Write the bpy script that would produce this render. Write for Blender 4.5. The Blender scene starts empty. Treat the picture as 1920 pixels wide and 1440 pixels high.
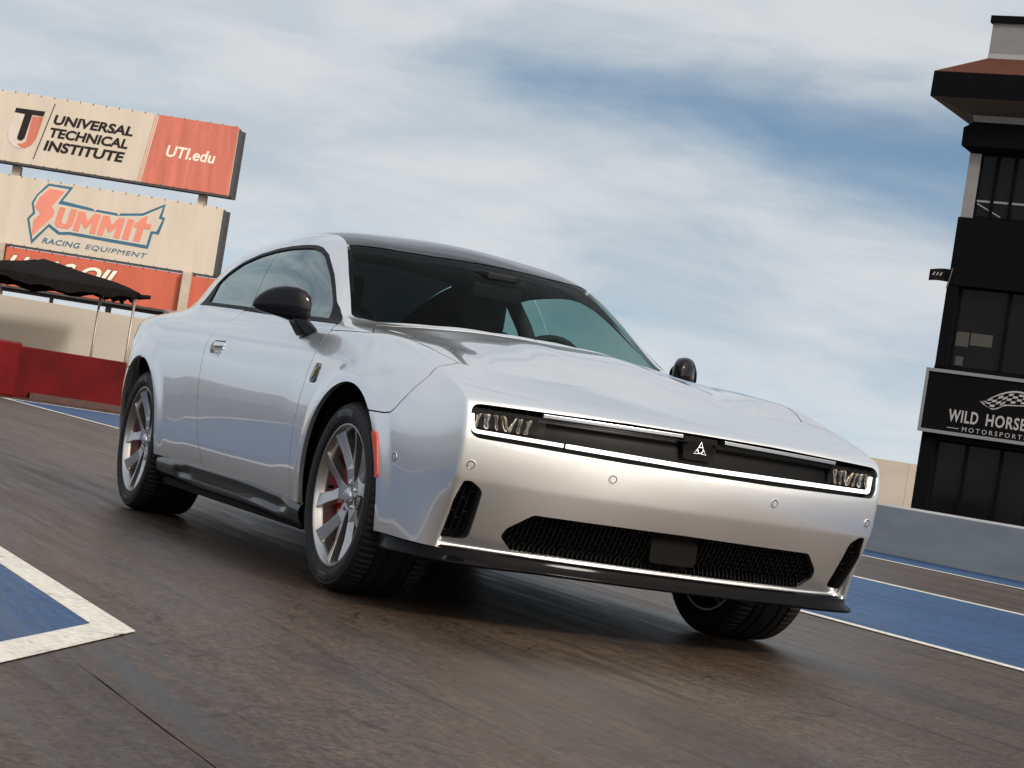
import bpy, bmesh, math, random
import numpy as np
from mathutils import Vector, Matrix

scene = bpy.context.scene
COL = scene.collection
rad = math.radians

# ------------------------------------------------------------------ camera
CAM = np.array([7.25137818, -3.62671259, 0.694156668])
CAM_M = np.array([[0.41282789, 0.89741179, 0.15564453],
                  [0.0439842, 0.15104387, -0.98754804],
                  [-0.90974641, 0.41453327, 0.02288318]])      # right, down, forward
cam_data = bpy.data.cameras.new('camera')
cam = bpy.data.objects.new('camera', cam_data)
COL.objects.link(cam)
cam_data.sensor_width = 36.0
cam_data.lens = 36.0 * 3845.57 / 1920.0
cam_data.clip_start = 0.1
cam_data.clip_end = 6000.0
mw = Matrix.Identity(4)
for i in range(3):
    mw[i][0] = CAM_M[0][i]
    mw[i][1] = -CAM_M[1][i]
    mw[i][2] = -CAM_M[2][i]
    mw[i][3] = CAM[i]
cam.matrix_world = mw
scene.camera = cam

# ------------------------------------------------------------------ light
SUN_EL, SUN_AZ = rad(33), rad(14)                             # hazy sun ahead of the car, behind the camera
SUN_DIR = Vector((math.cos(SUN_EL)*math.cos(SUN_AZ), math.cos(SUN_EL)*math.sin(SUN_AZ), math.sin(SUN_EL)))
sun_data = bpy.data.lights.new('sun', 'SUN')
sun_data.energy = 2.2
sun_data.angle = rad(10.0)
sun_data.color = (1.0, 0.93, 0.84)
sun = bpy.data.objects.new('sun', sun_data)
COL.objects.link(sun)
sun.rotation_euler = SUN_DIR.to_track_quat('Z', 'Y').to_euler()
sun.location = (0, 0, 30)

world = bpy.data.worlds.new('World')
scene.world = world
world.use_nodes = True
wt = world.node_tree
def wn(t, **kw):
    n = wt.nodes.new(t)
    for k, v in kw.items(): setattr(n, k, v)
    return n
def wmath(op, a, b=None, clamp=False):
    n = wn('ShaderNodeMath', operation=op, use_clamp=clamp)
    for i, v in enumerate((a, b)):
        if v is None: continue
        if isinstance(v, (int, float)): n.inputs[i].default_value = v
        else: wt.links.new(v, n.inputs[i])
    return n.outputs[0]
def wdot(v, c):
    n = wn('ShaderNodeVectorMath', operation='DOT_PRODUCT'); wt.links.new(v, n.inputs[0]); n.inputs[1].default_value = c
    return n.outputs['Value']
def wstep(v, a, b):
    n = wn('ShaderNodeMapRange', interpolation_type='SMOOTHSTEP'); wt.links.new(v, n.inputs['Value'])
    n.inputs['From Min'].default_value = a; n.inputs['From Max'].default_value = b
    return n.outputs[0]
DIRV = wn('ShaderNodeTexCoord').outputs['Generated']
sep = wn('ShaderNodeSeparateXYZ'); wt.links.new(DIRV, sep.inputs[0])
el_ = sep.outputs['Z']
# clear sky: the thin cirrus veil hides the milky lowest degrees, so the blue gaps show the sky from a little higher up
comb = wn('ShaderNodeCombineXYZ')
wt.links.new(sep.outputs['X'], comb.inputs[0]); wt.links.new(sep.outputs['Y'], comb.inputs[1])
wt.links.new(wmath('ADD', wmath('MULTIPLY', wmath('MAXIMUM', el_, 0.0), 2.4), .10), comb.inputs[2])
nrm_ = wn('ShaderNodeVectorMath', operation='NORMALIZE'); wt.links.new(comb.outputs[0], nrm_.inputs[0])
sky = wn('ShaderNodeTexSky', sky_type='NISHITA', sun_disc=False)
sky.sun_elevation = SUN_EL
sky.sun_rotation = math.atan2(SUN_DIR.x, SUN_DIR.y)
sky.air_density = 1.0; sky.dust_density = .5; sky.ozone_density = .6
wt.links.new(nrm_.outputs[0], sky.inputs['Vector'])
# streaky cirrus all round the sky
def cnoise(sc, scale, detail, dist, off):
    mp = wn('ShaderNodeMapping'); mp.inputs['Scale'].default_value = sc; mp.inputs['Location'].default_value = off
    mp.inputs['Rotation'].default_value = (rad(3), rad(-2), 0)
    wt.links.new(DIRV, mp.inputs['Vector'])
    nz = wn('ShaderNodeTexNoise'); nz.inputs['Scale'].default_value = scale; nz.inputs['Detail'].default_value = detail
    nz.inputs['Roughness'].default_value = .55; nz.inputs['Distortion'].default_value = dist
    wt.links.new(mp.outputs[0], nz.inputs['Vector'])
    return nz.outputs['Fac']
n1 = cnoise((1, 1, 4.0), 2.6, 5, .5, (3.1, 1.7, .4))
n2 = cnoise((1, 1, 3.4), 8.0, 8, .35, (.3, 5.2, 2.0))
dens = wmath('ADD', wmath('MULTIPLY', n1, .72), wmath('MULTIPLY', n2, .28))
s_ = wdot(DIRV, (0.41464, 0.90998, 0.0)); fwd_ = wdot(DIRV, (-0.90998, 0.41464, 0.0))
wid = wmath('ADD', wmath('MULTIPLY', wmath('MAXIMUM', s_, 0.0), .13), .014)
q_ = wmath('DIVIDE', wmath('SUBTRACT', wmath('ADD', el_, wmath('MULTIPLY', s_, .03)), .168), wid)
gap = wmath('EXPONENT', wmath('MULTIPLY', wmath('MULTIPLY', q_, q_), -1.0))
gap = wmath('MULTIPLY', wmath('MULTIPLY', gap, wstep(s_, -.075, .05)), wstep(fwd_, .3, .7))
dens = wmath('SUBTRACT', wmath('ADD', dens, .15), wmath('MULTIPLY', gap, .29))
cmask = wmath('ADD', wmath('MULTIPLY', wstep(dens, .30, .68), .80), .14)
# cloud light: pale, a little brighter where dense, warm towards the sun
sund = wmath('MAXIMUM', wdot(DIRV, tuple(SUN_DIR)), 0.0)
glow = wmath('POWER', sund, 5.0)
cramp = wn('ShaderNodeMix', data_type='RGBA'); wt.links.new(wstep(n2, .3, .7), cramp.inputs[0])
cramp.inputs[6].default_value = (4.2, 4.7, 5.15, 1); cramp.inputs[7].default_value = (5.7, 5.85, 5.95, 1)
gl2 = wn('ShaderNodeMix', data_type='RGBA', blend_type='ADD'); wt.links.new(glow, gl2.inputs[0])
wt.links.new(cramp.outputs[2], gl2.inputs[6]); gl2.inputs[7].default_value = (31.0, 25.0, 18.0, 1)
mixc = wn('ShaderNodeMix', data_type='RGBA'); wt.links.new(cmask, mixc.inputs[0])
wbal = wn('ShaderNodeMix', data_type='RGBA', blend_type='MULTIPLY'); wbal.inputs[0].default_value = 1.0
wbal.inputs[7].default_value = (.74, 1.0, 1.02, 1); wt.links.new(sky.outputs[0], wbal.inputs[6])
wt.links.new(wbal.outputs[2], mixc.inputs[6]); wt.links.new(gl2.outputs[2], mixc.inputs[7])
bg = wt.nodes['Background']; bg.inputs['Strength'].default_value = .10
wt.links.new(mixc.outputs[2], bg.inputs['Color'])

vs = scene.view_settings
vs.view_transform = 'Standard'
vs.look = 'None'
vs.exposure = 0.32
vs.gamma = 1.0
vs.use_curve_mapping = False
scene.render.engine = 'CYCLES'
scene.cycles.use_denoising = True
scene.cycles.max_bounces = 10
scene.cycles.transparent_max_bounces = 16
scene.cycles.sample_clamp_indirect = 6.0
# ------------------------------------------------------------------ mesh tools
def pchip(xs, ys):
    xs = np.asarray(xs, float); ys = np.asarray(ys, float)
    h = np.diff(xs); d = np.diff(ys) / h
    m = np.zeros(len(xs))
    m[0] = d[0]; m[-1] = d[-1]
    for i in range(1, len(xs) - 1):
        if d[i-1] * d[i] > 0:
            w1 = 2*h[i] + h[i-1]; w2 = h[i] + 2*h[i-1]
            m[i] = (w1 + w2) / (w1 / d[i-1] + w2 / d[i])
    def f(x):
        x = np.clip(np.asarray(x, float), xs[0], xs[-1])
        i = np.clip(np.searchsorted(xs, x) - 1, 0, len(xs) - 2)
        t = (x - xs[i]) / h[i]
        return ((1+2*t)*(1-t)**2*ys[i] + t*(1-t)**2*h[i]*m[i]
                + t*t*(3-2*t)*ys[i+1] + t*t*(t-1)*h[i]*m[i+1])
    return f

def sstep(a, b, x):
    t = np.clip((np.asarray(x, float) - a) / (b - a), 0, 1)
    return t*t*(3 - 2*t)

def sdpoly(P, poly):
    """signed distance (negative inside) of points P (n,2) to a closed polygon"""
    P = np.asarray(P, float); poly = np.asarray(poly, float)
    d2 = np.full(len(P), 1e18); s = np.ones(len(P))
    n = len(poly)
    for i in range(n):
        a = poly[i]; b = poly[i-1]
        e = b - a; w = P - a
        t = np.clip((w @ e) / max(e @ e, 1e-14), 0, 1)
        q = w - t[:, None] * e
        d2 = np.minimum(d2, (q*q).sum(1))
        c1 = P[:, 1] >= a[1]; c2 = P[:, 1] < b[1]
        c3 = e[0]*w[:, 1] > e[1]*w[:, 0]
        flip = (c1 & c2 & c3) | (~c1 & ~c2 & ~c3)
        s = np.where(flip, -s, s)
    return s * np.sqrt(d2)

def smooth_poly(poly, n=3, closed=True):
    """Chaikin corner cutting"""
    p = np.asarray(poly, float)
    for _ in range(n):
        q = []
        L = len(p)
        rng = range(L) if closed else range(L-1)
        if not closed: q.append(p[0])
        for i in rng:
            a = p[i]; b = p[(i+1) % L]
            q.append(a*.75 + b*.25); q.append(a*.25 + b*.75)
        if not closed: q.append(p[-1])
        p = np.array(q)
    return p

def round_poly(poly, r, n=5):
    """round every corner of a polygon with fillets of radius r (number or list)"""
    p = np.asarray(poly, float); out = []
    L = len(p)
    for i in range(L):
        rr = r[i] if hasattr(r, '__len__') else r
        a, b, c = p[i-1], p[i], p[(i+1) % L]
        u = a - b; v = c - b
        lu, lv = np.linalg.norm(u), np.linalg.norm(v)
        u = u/lu; v = v/lv
        ang = math.acos(max(-1, min(1, float(u @ v))))
        if ang > 3.0 or rr <= 0:
            out.append(b); continue
        t = min(rr / math.tan(ang/2), lu*.48, lv*.48)
        for k in range(n+1):
            s = k / n
            out.append((1-s)**2*(b+u*t) + 2*s*(1-s)*b + s*s*(b+v*t))
    return np.array(out)

class Mesh:
    def __init__(self, V=None, N=None, F=None):
        self.V = np.zeros((0, 3)) if V is None else np.asarray(V, float)
        self.N = None if N is None else np.asarray(N, float)
        self.F = [] if F is None else list(F)
    def copy(self):
        return Mesh(self.V.copy(), None if self.N is None else self.N.copy(), list(self.F))
    def compute_normals(self):
        N = np.zeros_like(self.V)
        byl = {}
        for f in self.F: byl.setdefault(len(f), []).append(f)
        for L, fs in byl.items():
            A = np.array(fs)
            fn = np.zeros((len(A), 3))
            for k in range(L):
                a = self.V[A[:, k]]; b = self.V[A[:, (k+1) % L]]
                fn += np.cross(a, b)
            for k in range(L):
                np.add.at(N, A[:, k], fn)
        l = np.linalg.norm(N, axis=1); l[l == 0] = 1
        self.N = N / l[:, None]
        return self
    def compact(self):
        used = np.zeros(len(self.V), bool)
        for f in self.F:
            for i in f: used[i] = True
        idx = np.cumsum(used) - 1
        self.V = self.V[used]
        if self.N is not None: self.N = self.N[used]
        self.F = [tuple(int(idx[i]) for i in f) for f in self.F]
        return self
    def clip(self, f):
        """keep the part where f(V) < 0"""
        val = np.asarray(f(self.V) if callable(f) else f, float)
        val = np.where(np.abs(val) < 1e-7, 1e-7, val)
        inside = val < 0
        V = list(self.V); N = list(self.N)
        cache = {}; out = []
        def cut(i, j):
            k = (i, j) if i < j else (j, i)
            if k in cache: return cache[k]
            t = val[i] / (val[i] - val[j])
            V.append(self.V[i]*(1-t) + self.V[j]*t)
            n = self.N[i]*(1-t) + self.N[j]*t
            N.append(n / (np.linalg.norm(n) + 1e-12))
            cache[k] = len(V) - 1
            return cache[k]
        for fc in self.F:
            ins = [bool(inside[i]) for i in fc]
            if all(ins): out.append(fc); continue
            if not any(ins): continue
            g = []
            L = len(fc)
            for k in range(L):
                i, j = fc[k], fc[(k+1) % L]
                if ins[k]: g.append(i)
                if ins[k] != ins[(k+1) % L]: g.append(cut(i, j))
            if len(g) >= 3: out.append(tuple(g))
        return Mesh(np.array(V), np.array(N), out).compact()
    def mirror(self, weld=True, tol=1e-5):
        """add the mirrored half (y -> -y); centre vertices are shared"""
        n = len(self.V)
        idx = np.arange(n) + n
        if weld:
            c = np.abs(self.V[:, 1]) < tol
            self.V[c, 1] = 0.0
            self.N[c, 1] = 0.0
            idx = np.where(c, np.arange(n), idx)
        V = np.vstack([self.V, self.V*[1, -1, 1]])
        N = np.vstack([self.N, self.N*[1, -1, 1]])
        F = self.F + [tuple(int(idx[i]) for i in reversed(f)) for f in self.F]
        return Mesh(V, N, F).compact()
    def flipped(self):
        return Mesh(self.V*[1, -1, 1], self.N*[1, -1, 1], [tuple(reversed(f)) for f in self.F])
    def boundary(self):
        e = {}
        for f in self.F:
            L = len(f)
            for k in range(L):
                a, b = f[k], f[(k+1) % L]
                key = (a, b) if a < b else (b, a)
                e[key] = None if key in e else (a, b)
        return [v for v in e.values() if v is not None]
    def flange(self, depth=0.02, direction=None, keep=None, round_in=0.0):
        """fold every open edge inwards: gives panels an edge with depth"""
        bd = self.boundary()
        if keep is not None: bd = [e for e in bd if keep(self.V[e[0]]) and keep(self.V[e[1]])]
        V = list(self.V); N = list(self.N); F = list(self.F)
        for a, b in bd:
            pa, pb = self.V[a], self.V[b]
            if direction is None:
                da, db = -self.N[a]*depth, -self.N[b]*depth
            else:
                da = db = np.array(direction)*depth
            nn = np.cross(db, pa - pb)
            l = np.linalg.norm(nn)
            if l < 1e-12: continue
            nn = nn/l
            k = len(V)
            V += [pa, pb, pb + db, pa + da]
            N += [nn]*4
            F.append((k+1, k, k+3, k+2))
            # orient the stored normal with the face
            A, B, C_ = V[k+1], V[k], V[k+3]
            fn = np.cross(B - A, C_ - A)
            if fn @ nn < 0:
                for q in range(4): N[k+q] = -nn
        return Mesh(np.array(V), np.array(N), F)
    def offset(self, d):
        return Mesh(self.V + self.N*d, self.N.copy(), list(self.F))
    def join(self, other):
        n = len(self.V)
        return Mesh(np.vstack([self.V, other.V]), np.vstack([self.N, other.N]),
                    self.F + [tuple(i+n for i in f) for f in other.F])

def link(o, parent=None):
    COL.objects.link(o)
    if parent is not None: o.parent = parent
    return o

def mesh_obj(name, m, material, parent=None, smooth=True):
    me = bpy.data.meshes.new(name)
    me.from_pydata([tuple(v) for v in m.V], [], m.F)
    me.materials.append(material)
    if smooth:
        me.polygons.foreach_set('use_smooth', [True]*len(me.polygons))
        if m.N is not None:
            me.normals_split_custom_set_from_vertices([tuple(n) for n in m.N])
    me.update()
    return link(bpy.data.objects.new(name, me), parent)

def raw_obj(name, verts, faces, material, parent=None, smooth=False, bevel=0.0, seg=2, autosmooth=None):
    me = bpy.data.meshes.new(name)
    bm = bmesh.new()
    vs_ = [bm.verts.new(v) for v in verts]
    for f in faces:
        try: bm.faces.new([vs_[i] for i in f])
        except ValueError: pass
    bmesh.ops.recalc_face_normals(bm, faces=bm.faces)
    if bevel > 0:
        bmesh.ops.bevel(bm, geom=[e for e in bm.edges if len(e.link_faces) == 2 and e.calc_face_angle(0) > .5],
                        offset=bevel, segments=seg, profile=.6, affect='EDGES', clamp_overlap=True)
    for f in bm.faces: f.smooth = smooth or autosmooth is not None
    if autosmooth is not None:
        for e in bm.edges:
            if len(e.link_faces) == 2 and e.calc_face_angle(0) > autosmooth: e.smooth = False
    bm.to_mesh(me); bm.free()
    me.materials.append(material)
    return link(bpy.data.objects.new(name, me), parent)

class B:
    """collects simple solids into one mesh"""
    def __init__(self): self.v = []; self.f = []
    def add(self, verts, faces):
        n = len(self.v); self.v += [tuple(p) for p in verts]
        self.f += [tuple(i+n for i in f) for f in faces]; return self
    def box(self, c, s, rot=None):
        hx, hy, hz = s[0]/2, s[1]/2, s[2]/2
        P = [Vector((x, y, z)) for x in (-hx, hx) for y in (-hy, hy) for z in (-hz, hz)]
        if rot is not None: P = [rot @ p for p in P]
        P = [p + Vector(c) for p in P]
        return self.add(P, [(0,1,3,2),(4,6,7,5),(0,4,5,1),(2,3,7,6),(0,2,6,4),(1,5,7,3)])
    def prism(self, poly, a, b, plane='xz', u=None):
        """polygon (2D) extruded between a and b along the third axis"""
        n = len(poly)
        def p3(q, t):
            return {'xz': (q[0], t, q[1]), 'yz': (t, q[0], q[1]), 'xy': (q[0], q[1], t)}[plane]
        V = [p3(q, a) for q in poly] + [p3(q, b) for q in poly]
        F = [tuple(range(n)), tuple(reversed(range(n, 2*n)))] + [(i, (i+1) % n, n+(i+1) % n, n+i) for i in range(n)]
        return self.add(V, F)
    def tube(self, pts, r, seg=10, cap=True, closed=False):
        pts = [Vector(p) for p in pts]
        n = len(pts); rings = []
        up = Vector((0, 0, 1))
        for i, p in enumerate(pts):
            a = pts[(i-1) % n] if (closed or i > 0) else pts[i]
            b = pts[(i+1) % n] if (closed or i < n-1) else pts[i]
            t = (b - a).normalized()
            ref = up if abs(t.z) < .95 else Vector((1, 0, 0))
            s = t.cross(ref).normalized(); q = s.cross(t)
            rr = r[i] if hasattr(r, '__len__') else r
            rings.append([p + s*math.cos(2*math.pi*k/seg)*rr + q*math.sin(2*math.pi*k/seg)*rr for k in range(seg)])
        V = [v for R in rings for v in R]; F = []
        m = n if closed else n-1
        for i in range(m):
            j = (i+1) % n
            for k in range(seg):
                F.append((i*seg+k, i*seg+(k+1) % seg, j*seg+(k+1) % seg, j*seg+k))
        if cap and not closed:
            F += [tuple(range(seg)), tuple((n-1)*seg + k for k in reversed(range(seg)))]
        return self.add(V, F)
    def lathe(self, prof, seg=48, axis='y', c=(0, 0, 0), closed=False):
        """profile (r, t) turned about an axis"""
        n = len(prof); V = []; F = []
        for k in range(seg):
            a = 2*math.pi*k/seg; ca, sa = math.cos(a), math.sin(a)
            for r, t in prof:
                p = {'y': (r*ca, t, r*sa), 'z': (r*ca, r*sa, t), 'x': (t, r*ca, r*sa)}[axis]
                V.append((p[0]+c[0], p[1]+c[1], p[2]+c[2]))
        m = n if closed else n-1
        for k in range(seg):
            k2 = (k+1) % seg
            for i in range(m):
                j = (i+1) % n
                F.append((k*n+i, k*n+j, k2*n+j, k2*n+i))
        return self.add(V, F)
    def obj(self, name, mat, parent=None, **kw):
        return raw_obj(name, self.v, self.f, mat, parent, **kw)

def tag(o, label, cat, group=None):
    o['label'] = label; o['category'] = cat
    if group: o['group'] = group
    return o

def structure(o):
    o['kind'] = 'structure'; return o

def thing(name, loc, label, cat, group=None):
    o = bpy.data.objects.new(name, None)
    o.empty_display_size = .3
    o.location = loc
    COL.objects.link(o)
    return tag(o, label, cat, group)
# ------------------------------------------------------------------ materials
def new_mat(name):
    m = bpy.data.materials.new(name); m.use_nodes = True
    nt = m.node_tree
    return m, nt, nt.nodes['Principled BSDF']

def pmat(name, color, rough=.5, metal=0.0, coat=0.0, coat_rough=.03, spec=.5, emit=None, emit_s=0.0,
         vary=0.0, scale=6.0, bump=0.0, bump_scale=80.0, stretch=(1, 1, 1), rvary=0.0, detail=6.0):
    """principled material with procedural colour / roughness variation and fine relief"""
    m, nt, b = new_mat(name)
    b.inputs['Base Color'].default_value = (*color, 1)
    b.inputs['Roughness'].default_value = rough
    b.inputs['Metallic'].default_value = metal
    b.inputs['Coat Weight'].default_value = coat
    b.inputs['Coat Roughness'].default_value = coat_rough
    b.inputs['Specular IOR Level'].default_value = spec
    if emit is not None:
        b.inputs['Emission Color'].default_value = (*emit, 1)
        b.inputs['Emission Strength'].default_value = emit_s
    if vary > 0 or bump > 0 or rvary > 0:
        tc = nt.nodes.new('ShaderNodeTexCoord')
        mp = nt.nodes.new('ShaderNodeMapping'); mp.inputs['Scale'].default_value = stretch
        nt.links.new(tc.outputs['Object'], mp.inputs['Vector'])
        if vary > 0 or rvary > 0:
            nz = nt.nodes.new('ShaderNodeTexNoise')
            nz.inputs['Scale'].default_value = scale; nz.inputs['Detail'].default_value = detail
            nz.inputs['Roughness'].default_value = .6
            nt.links.new(mp.outputs[0], nz.inputs['Vector'])
        if vary > 0:
            r = nt.nodes.new('ShaderNodeMapRange')
            r.inputs['From Min'].default_value = .25; r.inputs['From Max'].default_value = .75
            r.inputs['To Min'].default_value = 1 - vary; r.inputs['To Max'].default_value = 1 + vary
            nt.links.new(nz.outputs['Fac'], r.inputs['Value'])
            mx = nt.nodes.new('ShaderNodeMix'); mx.data_type = 'RGBA'; mx.blend_type = 'MULTIPLY'
            mx.inputs[0].default_value = 1.0; mx.inputs[6].default_value = (*color, 1)
            nt.links.new(r.outputs[0], mx.inputs[7]); nt.links.new(mx.outputs[2], b.inputs['Base Color'])
        if rvary > 0:
            r2 = nt.nodes.new('ShaderNodeMapRange')
            r2.inputs['From Min'].default_value = .3; r2.inputs['From Max'].default_value = .7
            r2.inputs['To Min'].default_value = max(0, rough - rvary); r2.inputs['To Max'].default_value = min(1, rough + rvary)
            nt.links.new(nz.outputs['Fac'], r2.inputs['Value']); nt.links.new(r2.outputs[0], b.inputs['Roughness'])
        if bump > 0:
            n2 = nt.nodes.new('ShaderNodeTexNoise'); n2.inputs['Scale'].default_value = bump_scale
            n2.inputs['Detail'].default_value = 4
            nt.links.new(mp.outputs[0], n2.inputs['Vector'])
            bp = nt.nodes.new('ShaderNodeBump'); bp.inputs['Strength'].default_value = bump; bp.inputs['Distance'].default_value = .01
            nt.links.new(n2.outputs['Fac'], bp.inputs['Height']); nt.links.new(bp.outputs[0], b.inputs['Normal'])
    return m

def glass_mat(name, tint, f0=.05, graze=1.0, gloss=(1, 1, 1)):
    m, nt, b = new_mat(name)
    nt.nodes.remove(b)
    out = nt.nodes['Material Output']
    tr = nt.nodes.new('ShaderNodeBsdfTransparent'); tr.inputs[0].default_value = (*tint, 1)
    gl = nt.nodes.new('ShaderNodeBsdfGlossy'); gl.inputs['Roughness'].default_value = .0
    gl.inputs[0].default_value = (*gloss, 1)
    geo = nt.nodes.new('ShaderNodeNewGeometry')
    dt = nt.nodes.new('ShaderNodeVectorMath'); dt.operation = 'DOT_PRODUCT'
    nt.links.new(geo.outputs['Normal'], dt.inputs[0]); nt.links.new(geo.outputs['Incoming'], dt.inputs[1])
    def mth(op, a, b_):
        n = nt.nodes.new('ShaderNodeMath'); n.operation = op
        for i, v in enumerate((a, b_)):
            if isinstance(v, (int, float)): n.inputs[i].default_value = v
            elif v is not None: nt.links.new(v, n.inputs[i])
        return n.outputs[0]
    # Schlick reflectance of a thin pane, the same from both sides
    sch = mth('ADD', mth('MULTIPLY', mth('POWER', mth('SUBTRACT', 1.0, mth('ABSOLUTE', dt.outputs['Value'], None)), 5.0), (1 - f0)*graze), f0)
    mx = nt.nodes.new('ShaderNodeMixShader')
    nt.links.new(sch, mx.inputs[0]); nt.links.new(tr.outputs[0], mx.inputs[1]); nt.links.new(gl.outputs[0], mx.inputs[2])
    nt.links.new(mx.outputs[0], out.inputs[0])
    return m

M_PAINT = pmat('silver_paint', (.745, .76, .785), rough=.283, metal=.86, coat=1.0, coat_rough=.01)
M_PAINT.node_tree.nodes['Principled BSDF'].inputs['Coat IOR'].default_value = 1.75
M_BLACK = pmat('gloss_black', (.004, .004, .006), rough=.07, spec=.26)
M_LIP = pmat('splitter_black', (.003, .003, .004), rough=.08, spec=.06)
M_ROOF = pmat('roof_black', (.003, .0035, .005), rough=.08, spec=.2)
M_TRIM = pmat('satin_black_trim', (.005, .005, .0055), rough=.5, spec=.12)
M_PANEL = pmat('grille_black', (.0035, .0035, .004), rough=.30, spec=.10)
M_SURR = pmat('opening_surround', (.035, .035, .037), rough=.35)
M_ROCK = pmat('rocker_black', (.004, .004, .005), rough=.09, spec=.28)
M_STRIP = pmat('bright_strip', (.36, .39, .45), rough=.22, metal=.9)
M_DARK = pmat('matt_black_plastic', (.005, .005, .0055), rough=.8, spec=.15, vary=.2, scale=20)
M_RUB = pmat('tyre_rubber', (.0075, .0075, .008), rough=.6, spec=.3, vary=.25, scale=14, bump=.15, bump_scale=160)
M_RUBL = pmat('tyre_lettering', (.035, .035, .036), rough=.45)
M_RIM = pmat('wheel_alloy', (.50, .495, .50), rough=.28, metal=.95, vary=.06, scale=9)
M_RIMD = pmat('wheel_pocket', (.09, .09, .095), rough=.35, metal=.9)
M_CHROME = pmat('chrome', (.72, .73, .75), rough=.06, metal=1.0)
M_SATIN = pmat('satin_silver', (.55, .57, .62), rough=.2, metal=.9)
M_DISC = pmat('brake_steel', (.30, .29, .29), rough=.32, metal=.9, vary=.1, scale=40)
M_RED = pmat('caliper_red', (.62, .012, .020), rough=.3, coat=.5)
M_AMBER = pmat('amber_lens', (.75, .055, .004), rough=.12, coat=1.0)
M_REDLENS = pmat('red_lens', (.45, .02, .015), rough=.12, coat=1.0)
M_WHITE = pmat('led_white', (.9, .9, .9), rough=.3, emit=(.92, .97, 1.0), emit_s=1.0)
M_GLOWDIM = pmat('emblem_glow', (.9, .9, .9), rough=.3, emit=(1.0, .96, .9), emit_s=1.0)
M_LENS = pmat('lamp_reflector', (.50, .44, .34), rough=.05, metal=1.0)
M_GLASS = glass_mat('side_glass', (.55, .68, .66), f0=.27, gloss=(.86, 1.0, 1.0))
M_SMOKE = glass_mat('smoked_cover', (.75, .75, .75), f0=.012, graze=.3)
M_WSCREEN = glass_mat('windscreen_glass', (.50, .70, .65), f0=.006, graze=.22)
M_BACKGL = glass_mat('rear_glass', (.012, .014, .014), f0=.02, graze=.3)
M_SEAT = pmat('seat_cloth', (.006, .006, .007), rough=.8, bump=.2, bump_scale=300)
M_SEATL = pmat('seat_insert', (.018, .018, .02), rough=.75)
M_MIRR = pmat('mirror_glass', (.8, .82, .84), rough=.01, metal=1.0)
M_GOLD = pmat('badge_gold', (.45, .30, .10), rough=.3, metal=.9)
# ------------------------------------------------------------------ car body surface
# rows run along the car (bottom edge -> centre line), columns from tail to nose; w = half width
CX = [-4.20, -4.02, -3.72, -3.40, -3.07, -2.75, -2.40, -2.05, -1.70, -1.35, -1.00, -0.70, -0.45, -0.22, 0.0, 0.20, 0.38, 0.54, 0.68]
NC = len(CX)            # column NC is the front corner
def row(kx, kw, kz):
    fw, fz = pchip(kx, kw), pchip(kx, kz)
    return [(x, float(fw(x)), float(fz(x))) for x in CX]
kx = [-4.20, -4.02, -3.72, -3.40, -3.07, -2.60, -2.05, -1.35, -0.60, 0.0, 0.30, 0.54, 0.68]
S = [
 row(kx, [.72,.79,.875,.930,.950,.950,.945,.943,.943,.945,.944,.930,.893],
         [.36,.345,.33,.32,.315,.312,.31,.308,.29,.28,.274,.268,.264]),
 row(kx, [.745,.812,.892,.948,.968,.965,.960,.956,.957,.960,.956,.942,.905],
         [.46,.45,.44,.43,.42,.41,.405,.40,.395,.39,.388,.385,.384]),
 row(kx, [.76,.825,.903,.960,.980,.972,.966,.963,.966,.972,.966,.951,.916],
         [.57,.565,.56,.55,.54,.535,.53,.525,.52,.512,.508,.504,.502]),
 row(kx, [.765,.83,.910,.968,.987,.977,.970,.968,.972,.977,.971,.955,.921],
         [.69,.69,.69,.685,.68,.67,.665,.66,.65,.635,.622,.610,.604]),
 row(kx, [.76,.825,.905,.964,.984,.974,.967,.963,.967,.971,.965,.948,.917],
         [.82,.825,.83,.83,.825,.815,.81,.80,.79,.770,.745,.715,.700]),
 row(kx, [.74,.80,.880,.940,.962,.950,.941,.935,.938,.938,.928,.912,.893],
         [.93,.935,.935,.935,.93,.92,.915,.905,.90,.880,.85,.802,.769]),
 row(kx, [.70,.76,.835,.886,.904,.892,.882,.874,.866,.856,.850,.848,.848],
         [1.00,1.0,1.0,1.0,1.0,.995,.99,.985,.988,.976,.930,.872,.836]),
]
FRONT = [  # corner .. centre line of the nose, one list per row
 [(.735,.832,.262),(.800,.68,.266),(.845,.50,.262),(.872,.33,.260),(.886,.16,.260),(.890,0,.260)],
 [(.786,.838,.384),(.852,.68,.382),(.898,.50,.380),(.925,.33,.380),(.939,.16,.380),(.943,0,.380)],
 [(.826,.852,.500),(.886,.68,.500),(.930,.50,.500),(.958,.33,.500),(.972,.16,.500),(.977,0,.500)],
 [(.842,.856,.600),(.900,.68,.600),(.944,.50,.600),(.972,.33,.600),(.987,.16,.600),(.991,0,.600)],
 [(.842,.857,.695),(.897,.68,.697),(.940,.50,.699),(.967,.33,.700),(.982,.16,.700),(.986,0,.700)],
 [(.826,.855,.765),(.878,.68,.770),(.919,.50,.774),(.946,.33,.776),(.960,.16,.777),(.964,0,.777)],
 [(.782,.846,.800),(.836,.675,.803),(.876,.50,.805),(.902,.33,.806),(.916,.16,.806),(.920,0,.806)],
]
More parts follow.
